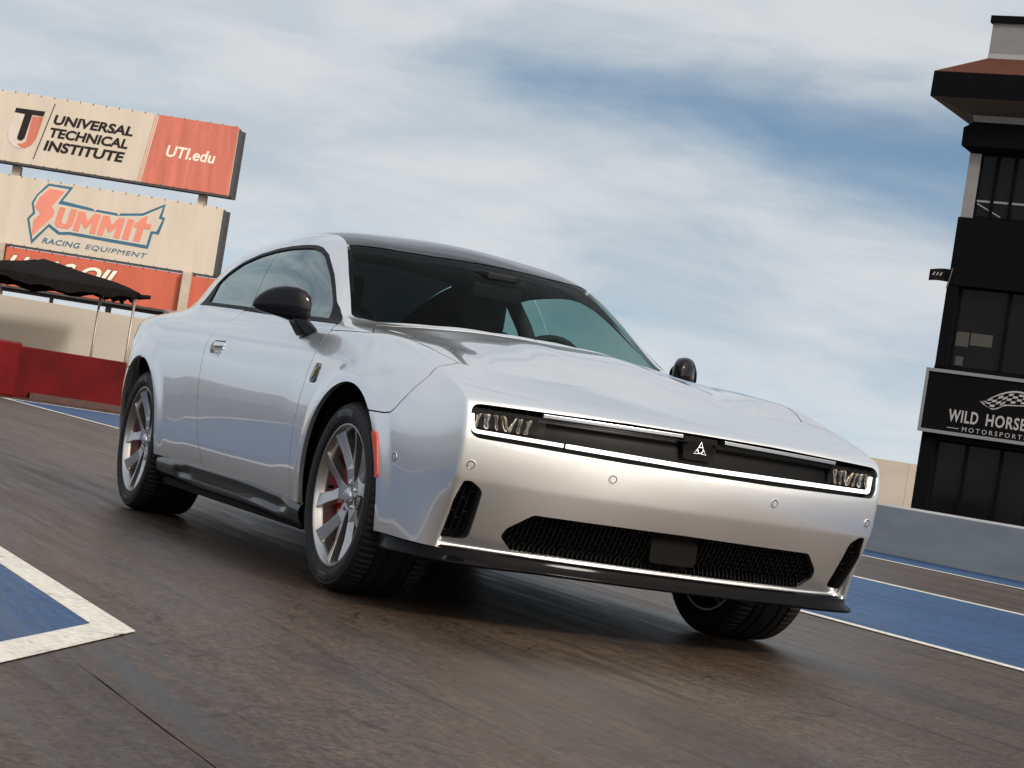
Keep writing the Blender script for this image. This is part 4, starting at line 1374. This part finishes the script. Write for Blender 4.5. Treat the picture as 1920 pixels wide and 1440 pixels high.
M_STEEL = pmat('sign_frame_steel', (.055, .055, .06), rough=.6, metal=.3, vary=.25, scale=4)
M_POST = pmat('sign_post_paint', (.38, .33, .28), spec=.08, rough=.7, vary=.2, scale=3)
M_CANVAS = pmat('black_canvas', (.007, .006, .0065), spec=.08, rough=.9, vary=.3, scale=8, bump=.1, bump_scale=40)
M_POLE = pmat('tent_pole', (.30, .26, .23), rough=.45, metal=.6)
M_TBLACK = pmat('tower_black', (.0035, .0035, .0050), rough=.85, spec=.06, vary=.15, scale=2)
M_TGLASS = pmat('tower_glass', (.005, .0048, .0055), rough=.08, spec=.16, vary=.3, scale=.7)
M_TGREY = pmat('tower_grey', (.20, .20, .215), spec=.08, rough=.8, vary=.08, scale=3)
M_TSOFF = pmat('tower_soffit', (.085, .083, .088), spec=.08, rough=.8, vary=.1, scale=2)
M_TROOF = pmat('tower_roof_tiles', (.075, .030, .022), spec=.08, rough=.85, vary=.3, scale=10, stretch=(1, 1, 3))
M_TSIGNW = pmat('tower_sign_white', (.30, .30, .31), rough=.6)
M_TFRAME = pmat('tower_sign_frame', (.20, .21, .23), rough=.5, metal=.3)

# ------------------------------------------------------------------ ground
ground = structure(raw_obj('ground', [(-2500,-2500,-.03),(2500,-2500,-.03),(2500,2500,-.03),(-2500,2500,-.03)], [(0,1,2,3)], M_DIRT))
bed = structure(raw_obj('track_bed', [(-140,-11,-.016),(60,-11,-.016),(60,12,-.016),(-140,12,-.016)], [(0,1,2,3)], pmat('joint_filler', (.02, .018, .017), rough=.9)))
track = structure(raw_obj('track', [(-140,-10.9,-.012),(-41.5,-10.9,-.012),(-41.5,11.9,-.012),(-140,11.9,-.012)], [(0,1,2,3)], M_TRACK))
rng = random.Random(7)
YJ = [-10.4, -7.75, -5.10, -2.45, .20, 2.85, 5.50, 8.15, 10.8]
XJ = [.50 + 4.6*k for k in range(-9, 3)]
for yi in range(len(YJ)-1):
    for xi in range(len(XJ)-1):
        g = .0022
        x0, x1, y0, y1 = XJ[xi]+g, XJ[xi+1]-g, YJ[yi]+g, YJ[yi+1]-g
        if xi == len(XJ)-2: x1 = 14.0
        # slightly ragged edges
        ring = []
        def edge(ax, ay, bx, by, n):
            for k in range(n):
                t = k/n
                ring.append((ax + (bx-ax)*t + rng.uniform(-.0022, .0022), ay + (by-ay)*t + rng.uniform(-.0022, .0022)))
        edge(x0, y0, x1, y0, 26); edge(x1, y0, x1, y1, 12); edge(x1, y1, x0, y1, 26); edge(x0, y1, x0, y0, 12)
        zt = 0.0
        n = len(ring)
        V = [(p[0], p[1], zt) for p in ring] + [(p[0], p[1], -.014) for p in ring]
        F = [tuple(range(n))] + [(i, n+i, n+(i+1) % n, (i+1) % n) for i in range(n)]
        raw_obj('slab', V, F, M_TRACK, track)

def sheet(name, poly, z, mat):
    n = len(poly)
    V = [(x, y, z) for x, y in poly] + [(x, y, z-.0025) for x, y in poly]
    F = [tuple(range(n))] + [(i, n+i, n+(i+1) % n, (i+1) % n) for i in range(n)]
    return structure(raw_obj(name, V, F, mat))
XA, XB = -24.0, 14.0
sheet('blue_median', [(XA,2.38),(XB,2.40),(XB,5.50),(XA,5.40)], .004, M_BLUE)
sheet('white_line', [(XA-.1,2.30),(XB,2.315),(XB,2.400),(XA,2.380)], .006, M_LINE)
sheet('white_line', [(XA-.1,5.40),(XB,5.50),(XB,5.60),(XA-.1,5.49)], .006, M_LINE)
sheet('white_line', [(XA-.1,2.38),(XA,2.38),(XA,5.40),(XA-.1,5.40)], .006, M_LINE)
sheet('white_line', [(-40,8.40),(XB,8.50),(XB,8.60),(-40,8.49)], .006, M_LINE)
sheet('blue_edge_strip', [(-40,8.49),(XB,8.60),(XB,9.98),(-40,9.80)], .004, M_BLUE)
sheet('blue_edge_strip', [(-40,-2.255),(1.772,-2.255),(6.03,-5.0),(-40,-5.0)], .004, M_BLUE)
sheet('white_line', [(-40,-2.125),(1.828,-2.145),(6.40,-5.095),(-40,-5.095),(-40,-5.0),(6.03,-5.0),(1.772,-2.255),(-40,-2.255)], .006, M_LINE)

# ------------------------------------------------------------------ barriers
def barrier(name, x0, x1, y, h, side, mat, label, dy=0.0):
    """precast concrete barrier segments along x; face towards side (-1 = faces -y)"""
    o = thing(name, ((x0+x1)/2, y, 0), label, 'barrier')
    o.rotation_euler[2] = dy
    L = 20.8; n = int((x1-x0)/L)
    cx = (x0+x1)/2
    prof = [(0, 0), (-.02, h-.02), (.02, h), (.34, h), (.38, h-.02), (.40, 0)]
    me = None
    for k in range(n):
        b = B()
        b.prism([(q[0]*(-side), q[1]) for q in prof], 0, L-.0015, 'yz')
        if me is None:
            s0 = b.obj('barrier_segment', mat, o, bevel=.004); me = s0.data; seg_o = s0
        else:
            seg_o = bpy.data.objects.new('barrier_segment', me); link(seg_o, o)
        seg_o.location = (x0 + k*L - cx, 0, 0)
    return o
barrier('concrete_barrier', -47.5, 15.0, 9.73, .545, -1, M_CONC, 'low grey painted concrete barrier running along the far side of the track', dy=.008)
barrier('concrete_barrier', -40, 15.0, -10.3, .80, 1, M_CONC, 'grey concrete barrier along the near side of the track, seen mirrored in the doors')

rw = thing('red_barrier', (-26.5, 5.0, 0), 'dark red painted wall across the track behind the rear wheel', 'wall')
b = B(); b.box((-.15, 2.2, .415), (.30, 8.6, .83)); b.obj('wall_face', M_REDW, rw, bevel=.01)
b = B(); b.box((.30, -2.75, .44), (.62, 1.22, .88)); b.obj('end_block', M_REDW, rw, bevel=.03)
b = B(); b.box((.30, -2.88, .44), (.66, .03, .90)); b.obj('block_strap', pmat('dark_red', (.12, .01, .01), rough=.6), rw)
b = B(); b.box((.06, 2.2, .05), (.14, 8.0, .10)); b.obj('wall_base_shade', pmat('base_shade_brown', (.045, .022, .02), rough=.8, vary=.3), rw)  # dark brown strip stands in for the shadow along the wall base

bw = thing('boundary_wall', (-33.0, 8.0, 0), 'long beige rendered wall standing behind the red wall', 'wall')
for k in range(5):
    b = B(); b.box((0, -10 + k*3.6, .885), (.2, 3.592, 1.77)); b.obj('wall_panel', M_BEIGE, bw, bevel=.006)
far = thing('boundary_wall', (0, 0, 0), 'pale beige wall in the distance between the car and the black tower', 'wall')
O90 = np.array([7.2514, -3.6267, 0]) + 90*np.array([-.90998, .41464, 0])
rv_ = np.array([.41464, .90998, 0])
far.location = tuple(O90 + rv_*16); far.rotation_euler[2] = math.atan2(.90998, .41464)
for k in range(7):
    b = B(); b.box((-10.5 + k*3.5, 0, 1.01), (3.49, .25, 2.03)); b.obj('wall_panel', M_BEIGE, far)

# ------------------------------------------------------------------ canopy tent
tn = thing('canopy_tent', (-30.4, 3.88, 0), 'black canopy tent with sagging valance and thin poles behind the red wall', 'tent')
yw, xw = 1.50, 1.40
def roof_pt(u, v):
    # u,v in -1..1
    d = max(abs(u), abs(v))
    z = 2.10 + .36*(1 - d)**.80 + .02*math.sin(5*u+1)*math.cos(4*v)
    return (v*xw, u*yw, z)
V = []; F = []; n = 16
for i in range(n+1):
    for j in range(n+1): V.append(roof_pt(-1 + 2*i/n, -1 + 2*j/n))
for i in range(n):
    for j in range(n): F.append((i*(n+1)+j, (i+1)*(n+1)+j, (i+1)*(n+1)+j+1, i*(n+1)+j+1))
raw_obj('canopy', V, F, M_CANVAS, tn, smooth=False)
rng = random.Random(3)
for side_ in range(4):
    V = []; F = []; n = 28
    for k in range(n+1):
        t = -1 + 2*k/n
        p = {0: (xw, t*yw), 1: (-xw, t*yw), 2: (t*xw, yw), 3: (t*xw, -yw)}[side_]
        drop = .12 + .03*math.sin(k*.9) + rng.uniform(-.015, .015) + .05*(1-abs(t))
        top = roof_pt(*( (t, 1) if side_ == 0 else (t, -1) if side_ == 1 else (1, t) if side_ == 2 else (-1, t)))[2]
        wv = .012*math.sin(k*1.7)
        V += [(p[0]*1.004, p[1]*1.004, top), (p[0]*1.004 + wv, p[1]*1.004 + wv, top - drop)]
    for k in range(n): F.append((2*k, 2*k+2, 2*k+3, 2*k+1))
    raw_obj('valance', V, F, M_CANVAS, tn)
for sx in (-1, 1):
    for sy in (-1, 1):
        B().tube([(sx*xw*.97, sy*yw*.96, 0), (sx*xw*.97, sy*yw*.96, 2.0)], .024, seg=8).obj('tent_pole', M_POLE, tn, smooth=True)
        B().tube([(sx*xw*.97, sy*yw*.96, 1.76), (sx*xw*.80, sy*yw*.96, 2.0)], .012, seg=6).obj('tent_brace', M_POLE, tn, smooth=True)
b = B().tube([(xw*1.0, yw*.98, 2.03), (xw*1.06, yw*1.12, 2.06)], [.05, .035], seg=8); b.obj('canopy_corner', M_CANVAS, tn, smooth=True)

# ------------------------------------------------------------------ billboard
O60 = np.array([7.2514, -3.6267, 0]) + 60*np.array([-.90998, .41464, 0])
RZ = math.atan2(.90998, .41464)
bb = thing('billboard', tuple(O60), 'tall billboard stack with three weathered sponsor panels on posts behind the black tent', 'billboard')
bb.rotation_euler[2] = RZ
def board(a0, a1, z0, z1, mat, name='sign_panel', depth=1.0, label=None):
    p = B().box(((a0+a1)/2, .03, (z0+z1)/2), (a1-a0, .06, z1-z0)).obj(name, mat, bb, bevel=.008)
    if label: p['label'] = label
    f = B()
    for zz in (z0+.05, (z0+z1)/2, z1-.05):
        f.box((a1-.06, .06+depth/2, zz), (.08, depth, .08)); f.box((a0+.06, .06+depth/2, zz), (.08, depth, .08))
    f.box(((a0+a1)/2, depth+.08, (z0+z1)/2), (a1-a0+.12, .06, z1-z0))
    n = int((a1-a0)/1.4)
    for k in range(n+1):
        f.box((a0+.06+(a1-a0-.12)*k/n, .10, (z0+z1)/2), (.07, .07, z1-z0-.02))
    f.box((a1-.02, .5, (z0+z1)/2), (.03, .86, z1-z0-.10))
    f.box(((a0+a1)/2, .04, z0-.035), (a1-a0, .10, .05))
    f.obj('sign_frame', M_STEEL, p)
    clips = B()
    k = a0 + .2
    while k < a1:
        clips.box((k, -.004, z1-.01), (.018, .02, .05)); clips.box((k, -.004, z0+.01), (.018, .02, .05)); k += .385
    clips.obj('edge_clips', M_STEEL, p)['kind'] = 'stuff'
    return p
def flat(name, poly, y, mat, parent, th=.008):
    return B().prism([tuple(q) for q in poly], -y, -y - th, 'xz').obj(name, mat, parent)
def fit_text(txt, a0, a1, z0, z1, mat, parent, y=.012, shear=0.0, bold=.0, spacing=1.0, name='lettering', slope=0.0):
    """text stretched to the box (cap height z0..z1), facing local -y"""
    V, F = text_mesh(txt, size=1.0, shear=shear, bold=bold, spacing=spacing, extrude=.004)
    A = np.array(V)
    lo, hi = A.min(0), A.max(0)
    out = []
    for x, yy, z in V:
        u = (x-lo[0])/(hi[0]-lo[0])
        out.append((a0 + (a1-a0)*u, -y - z*.5, z0 + (z1-z0)*(yy-lo[1])/(hi[1]-lo[1]) + slope*u))
    return raw_obj(name, out, F, mat, parent)

p1 = board(-18.6, -9.07, 6.22, 8.27, M_CREAM, label='cream and red school advertising panel at the top of the stack')
flat('red_field', [(-11.43,8.265),(-9.075,8.265),(-9.075,6.225),(-11.66,6.225)], .004, M_SRED, p1)
for k, dx in enumerate((.06, .12)):
    flat('field_stripe', [(-11.43-dx,8.265),(-11.415-dx,8.265),(-11.645-dx,6.225),(-11.66-dx,6.225)], .004, M_PINK, p1)
flat('divider_line', [(-14.52,8.10),(-14.495,8.10),(-14.875,6.40),(-14.90,6.40)], .004, M_INK, p1)
fit_text('UNIVERSAL', -14.47, -12.12, 7.50, 7.79, M_INK, p1, shear=.18, bold=.034)
fit_text('TECHNICAL', -14.53, -12.21, 7.11, 7.40, M_INK, p1, shear=.18, bold=.034)
fit_text('INSTITUTE', -14.64, -12.25, 6.70, 7.01, M_INK, p1, shear=.18, bold=.034)
fit_text('UTI.edu', -11.07, -9.62, 7.08, 7.42, M_SWHITE, p1, shear=.18, bold=.02)
flat('logo_letter', [(-15.65,7.65),(-15.35,7.65),(-15.46,6.99),(-15.46,6.87),(-15.39,6.81),(-15.33,6.80),(-15.42,6.76),(-15.33,6.68),(-15.20,6.655),(-15.32,6.64),(-15.52,6.67),(-15.69,6.82),(-15.75,7.03)], .004, M_SGREY, p1)
flat('logo_letter', [(-15.10,7.64),(-14.79,7.65),(-14.90,7.00),(-15.01,6.79),(-15.17,6.68),(-15.33,6.68),(-15.43,6.775),(-15.30,6.785),(-15.18,6.87)], .004, M_SRED, p1)
flat('logo_letter', [(-15.62,7.81),(-14.76,7.83),(-14.79,7.68),(-15.12,7.68),(-15.24,6.95),(-15.32,6.88),(-15.41,6.89),(-15.45,6.95),(-15.33,7.67),(-15.64,7.68)], .006, M_INK, p1)
p2 = board(-18.4, -9.15, 3.83, 5.84, M_CREAM, label='cream panel with outlined racing parts logo in the middle of the stack')
flat('logo_outline', [(-14.33,5.76),(-13.59,5.76),(-13.84,5.32),(-12.92,5.23),(-12.86,5.16),(-12.8,5.22),(-12.2,5.21),(-12.15,5.14),(-12.1,5.22),(-11.47,5.32),(-10.84,5.70),(-10.89,5.31),(-10.79,5.29),(-10.90,4.78),(-11.08,4.79),(-11.15,4.32),(-13.49,4.37),(-13.80,4.32),(-14.12,4.51),(-14.54,3.93),(-14.78,4.66),(-14.64,4.86),(-14.72,5.13),(-14.62,5.38)], .004, M_TEAL, p2)
flat('logo_field', [(-14.29,5.69),(-13.70,5.68),(-13.96,5.21),(-12.90,5.15),(-12.19,5.13),(-11.44,5.25),(-10.90,5.59),(-10.98,5.24),(-10.86,5.22),(-10.98,4.85),(-11.15,4.84),(-11.21,4.41),(-13.48,4.45),(-13.77,4.40),(-14.12,4.59),(-14.53,4.07),(-14.71,4.64),(-14.57,4.83),(-14.66,5.12),(-14.58,5.35)], .014, M_CREAM, p2)
flat('logo_letter', [(-14.28,5.61),(-13.81,5.60),(-14.12,5.12),(-14.02,5.00),(-14.04,4.84),(-14.56,4.16),(-14.58,4.63),(-14.40,4.86),(-14.61,5.02),(-14.51,5.32)], .024, M_PINK, p2)
# chunky block letters U M M I t
def letter(poly, a, z, w_, h, sh=.16):
    return [(a + q[0]*w_ + sh*(q[1]-.5)*h, z + q[1]*h) for q in poly]
L_U = [(0,1),(.34,1),(.34,.30),(.42,.22),(.58,.22),(.66,.30),(.66,1),(1,1),(1,.18),(.82,0),(.18,0),(0,.18)]
L_M = [(0,0),(0,1),(.28,1),(.5,.58),(.72,1),(1,1),(1,0),(.74,0),(.74,.55),(.56,.22),(.44,.22),(.26,.55),(.26,0)]
L_I = [(0,0),(0,1),(1,1),(1,0)]
L_T = [(.22,0),(.22,.56),(0,.56),(0,.78),(.22,.78),(.22,.92),(.62,1.12),(.62,.78),(1,.78),(1,.56),(.62,.56),(.62,0)]
flat('logo_letter', letter(L_U, -13.93, 4.53, .52, .60), .024, M_PINK, p2)
flat('logo_letter', letter(L_M, -13.36, 4.50, .66, .60), .024, M_PINK, p2)
flat('logo_letter', letter(L_M, -12.64, 4.49, .66, .60), .024, M_PINK, p2)
flat('logo_letter', letter(L_I, -11.90, 4.48, .19, .62), .024, M_PINK, p2)
flat('logo_letter', letter(L_T, -11.66, 4.48, .48, .72), .024, M_PINK, p2)
fit_text('RACING', -14.24, -13.12, 4.01, 4.17, M_TEAL, p2, shear=.2, bold=.012, spacing=1.08)
fit_text('EQUIPMENT', -12.96, -11.14, 4.01, 4.175, M_TEAL, p2, shear=.2, bold=.0, spacing=1.08)
p3 = board(-15.24, -9.00, 2.62, 3.75, M_SRED2, depth=.7, label='red oil company panel partly hidden by the tent')
fit_text('UCAS OIL', -15.19, -11.86, 3.03, 3.55, M_INK, p3, shear=.45, bold=.05, y=.010)
fit_text('UCAS OIL', -15.17, -11.88, 3.05, 3.54, M_SWHITE, p3, shear=.45, bold=.03, y=.020)
for a in (-15.40, -9.86):
    B().box((a, .40, 3.0), (.24, .30, 6.3)).obj('post', M_POST, bb, bevel=.01)
    B().box((a, -.14, 1.9), (.26, .20, 3.84)).obj('post', M_POST, bb, bevel=.01)
B().box((-12.6, .45, 2.52), (6.2, .12, .12)).obj('cross_beam', M_STEEL, bb)
B().box((-13.8, .45, 2.30), (.10, .10, .45)).obj('beam_stub', M_STEEL, bb)
B().box((-12.1, .45, 2.30), (.16, .10, .45)).obj('beam_stub', M_STEEL, bb)

# ------------------------------------------------------------------ timing tower
tw = thing('timing_tower', (-34.0198, 26.3844, 0), 'black glazed trackside tower with overhanging tiled roof at the right edge', 'tower')
tw.rotation_euler[2] = rad(36.503)
W, D_ = 9.0, 7.0        # width along the facade, depth
def tbox(u0, u1, v0, v1, z0, z1): return B().box(((u0+u1)/2, (v0+v1)/2, (z0+z1)/2), (u1-u0, v1-v0, z1-z0))
tbox(.18, W, .25, D_, 0, 9.2).obj('core', M_TBLACK, tw)
# corner column and bands
tbox(-.13, .24, -.02, .40, 0, 2.26).obj('column', M_TBLACK, tw)
tbox(-.07, .22, -.02, .40, 3.78, 6.05).obj('column', M_TBLACK, tw)
tbox(-.05, W, -.04, D_, 5.90, 7.58).obj('spandrel', M_TBLACK, tw, bevel=.01)
tbox(-.08, W, -.02, D_, 3.70, 3.90).obj('spandrel', M_TBLACK, tw)
tbox(-.12, W, -.02, D_, 2.12, 2.34).obj('spandrel', M_TBLACK, tw)
tbox(-.10, W, .0, D_, 0, .30).obj('plinth', M_TBLACK, tw)
tbox(-.01, .28, .02, .40, 7.58, 9.25).obj('column', M_TGREY, tw)
def panes(us, z0, z1, v=.16):
    for a, b_ in zip(us[:-1], us[1:]):
        fr = tbox(a+.03, b_-.03, v, v+.03, z0, z1).obj('window', M_TGLASS, tw)
        m = B()
        m.box((a+.015, v-.01, (z0+z1)/2), (.05, .07, z1-z0)); m.box((b_-.015, v-.01, (z0+z1)/2), (.05, .07, z1-z0))
        m.box(((a+b_)/2, v-.01, z0+.025), (b_-a-.1, .06, .05)); m.box(((a+b_)/2, v-.01, z1-.025), (b_-a-.1, .06, .05))
        m.obj('window_frame', M_TBLACK, fr)
panes([.24, .99, 1.85, 2.7, 3.6, 4.5, 5.6, 7.0, 8.9], .30, 2.12)
panes([.24, 1.48, 2.75, 4.0, 5.25, 6.5, 7.75, 8.95], 3.90, 5.90)
panes([.28, .70, 1.15, 2.2, 3.3, 4.5, 5.8, 7.2, 8.95], 7.60, 9.20, v=.10)
m = B(); m.box((3.0, .09, 8.02), (5.5, .04, .05)); m.obj('window_rail', M_TGREY, tw)
B().tube([(.34, .085, 7.95), (.95, .085, 7.66)], .02, seg=6).obj('window_brace', M_TGREY, tw)
# items behind the first floor glass are only hinted at by pale blinds
for (a, b_, z0, z1) in ((.30,.62,4.45,4.80), (.66,1.20,4.50,4.80), (.36,.55,3.98,4.2)):
    tbox(a, b_, .150, .156, z0, z1).obj('blind', pmat('blind_grey', (.045, .042, .040), rough=.8), tw)
# cornice, soffit, roof
b = B()
def frustum(e0, z0, e1, z1, ku=1.0):
    a0, a1 = e0*ku, e1*ku
    V = [(-a0, -e0, z0), (W+e0, -e0, z0), (W+e0, D_+e0, z0), (-a0, D_+e0, z0), (-a1, -e1, z1), (W+e1, -e1, z1), (W+e1, D_+e1, z1), (-a1, D_+e1, z1)]
    return B().add(V, [(0,1,5,4), (1,2,6,5), (2,3,7,6), (3,0,4,7), (4,5,6,7), (3,2,1,0)])
frustum(-.08, 9.14, .25, 9.30, .7).obj('cornice_base', M_TBLACK, tw)
frustum(.25, 9.302, .26, 9.74, .7).obj('cornice', M_TBLACK, tw)
frustum(.26, 9.742, .02, 9.94, .7).obj('cornice_top', M_TBLACK, tw)
frustum(.02, 9.942, .06, 10.10).obj('soffit_trim', M_TGREY, tw)
frustum(.06, 10.102, .80, 10.36, 1.19).obj('soffit', M_TSOFF, tw)
frustum(.805, 10.362, .80, 10.98, 1.19).obj('roof_fascia', M_TBLACK, tw)
frustum(.80, 10.982, -.05, 11.54, 1.19).obj('roof', M_TROOF, tw)
tbox(.05, W-.05, .05, D_-.05, 11.50, 11.66).obj('parapet_trim', M_TSIGNW, tw)
tbox(.06, W-.06, .06, D_-.06, 11.66, 12.42).obj('parapet', M_TGREY, tw)
tbox(-.0, W, 0, D_, 12.42, 12.60).obj('parapet_cap', M_TBLACK, tw)
# sign
sg = tbox(-.17, 6.2, -.16, -.03, 2.30, 3.78).obj('sign_board', M_TBLACK, tw)
fr = B()
for (a0, a1, z0, z1) in ((-.21,6.24,3.74,3.82), (-.21,6.24,2.26,2.34), (-.21,-.14,2.34,3.74), (6.17,6.24,2.34,3.74)):
    fr.box(((a0+a1)/2, -.12, (z0+z1)/2), (a1-a0, .14, z1-z0))
fr.obj('sign_board_frame', M_TFRAME, sg)
for wtxt, wa, wb in (('WILD', .50, 1.235), ('HORSE', 1.43, 2.40), ('PASS', 2.60, 3.42)):
    fit_text(wtxt, wa, wb, 2.59, 2.885, M_TSIGNW, sg, y=.165, bold=.02, spacing=1.12)
fit_text('MOTORSPORTS PARK', .88, 3.12, 2.385, 2.495, M_TSIGNW, sg, y=.165, bold=.0, spacing=1.5)
flat('sign_dash', [(.50,2.445),(.80,2.445),(.80,2.43),(.50,2.43)], .162, M_TSIGNW, sg)
# streaming chequered mane
def mane(t, k):
    """k = 0..1 across the ribbon"""
    x = 1.20 + 1.35*t
    zl = 3.165 - .17*math.sin(min(t*2.2, 1)*math.pi*.9)*1.0 + .10*t
    zu = 3.175 + .34*math.sin(min(t*1.35, 1)*math.pi*.62)
    return (x + .10*k, zl + (zu-zl)*k)
for i in range(11):
    for j in range(4):
        if (i + j) % 2: continue
        t0, t1 = i/11, (i+.92)/11
        k0, k1 = .12 + j*.18, .12 + (j+.92)*.18
        flat('mane_check', [mane(t0, k0), mane(t1, k0), mane(t1, k1), mane(t0, k1)], .162, M_TSIGNW, sg)
flat('mane_stroke', [mane(t, .02) for t in np.linspace(0, 1, 12)] + [mane(t, -.06) for t in np.linspace(1, .25, 9)], .162, M_TSIGNW, sg)
flat('mane_stroke', [mane(t, .90) for t in np.linspace(.08, 1, 12)] + [mane(t, 1.02) for t in np.linspace(1, .02, 12)], .162, M_TSIGNW, sg)
# flag on the side of the tower
fl = thing('flag', (-34.0198, 26.3844, 0), 'small black flag flying from the left side of the tower', 'flag')
fl.rotation_euler[2] = rad(36.503)
V = []; F = []
for i in range(9):
    t = i/8
    u = -.04 - .50*t; vv = -.05 + .05*math.sin(t*6)
    zt, zb = 6.27 - .02*t + .02*math.sin(t*5), 5.96 + .015*math.sin(t*4)
    V += [(u, vv, zt), (u, vv, zb)]
for i in range(8): F.append((2*i, 2*i+2, 2*i+3, 2*i+1))
raw_obj('flag_cloth', V, F, M_CANVAS, fl, smooth=True)
B().tube([(.02, -.06, 6.30), (-.06, -.06, 5.80)], .02, seg=6).obj('flag_staff', M_STEEL, fl)
for q in range(3):       # pale unreadable print on the cloth
    flat('flag_mark', [(-.46 + q*.09, 6.09), (-.41 + q*.09, 6.17), (-.38 + q*.09, 6.17), (-.42 + q*.09, 6.09)], .092, M_TSIGNW, fl)
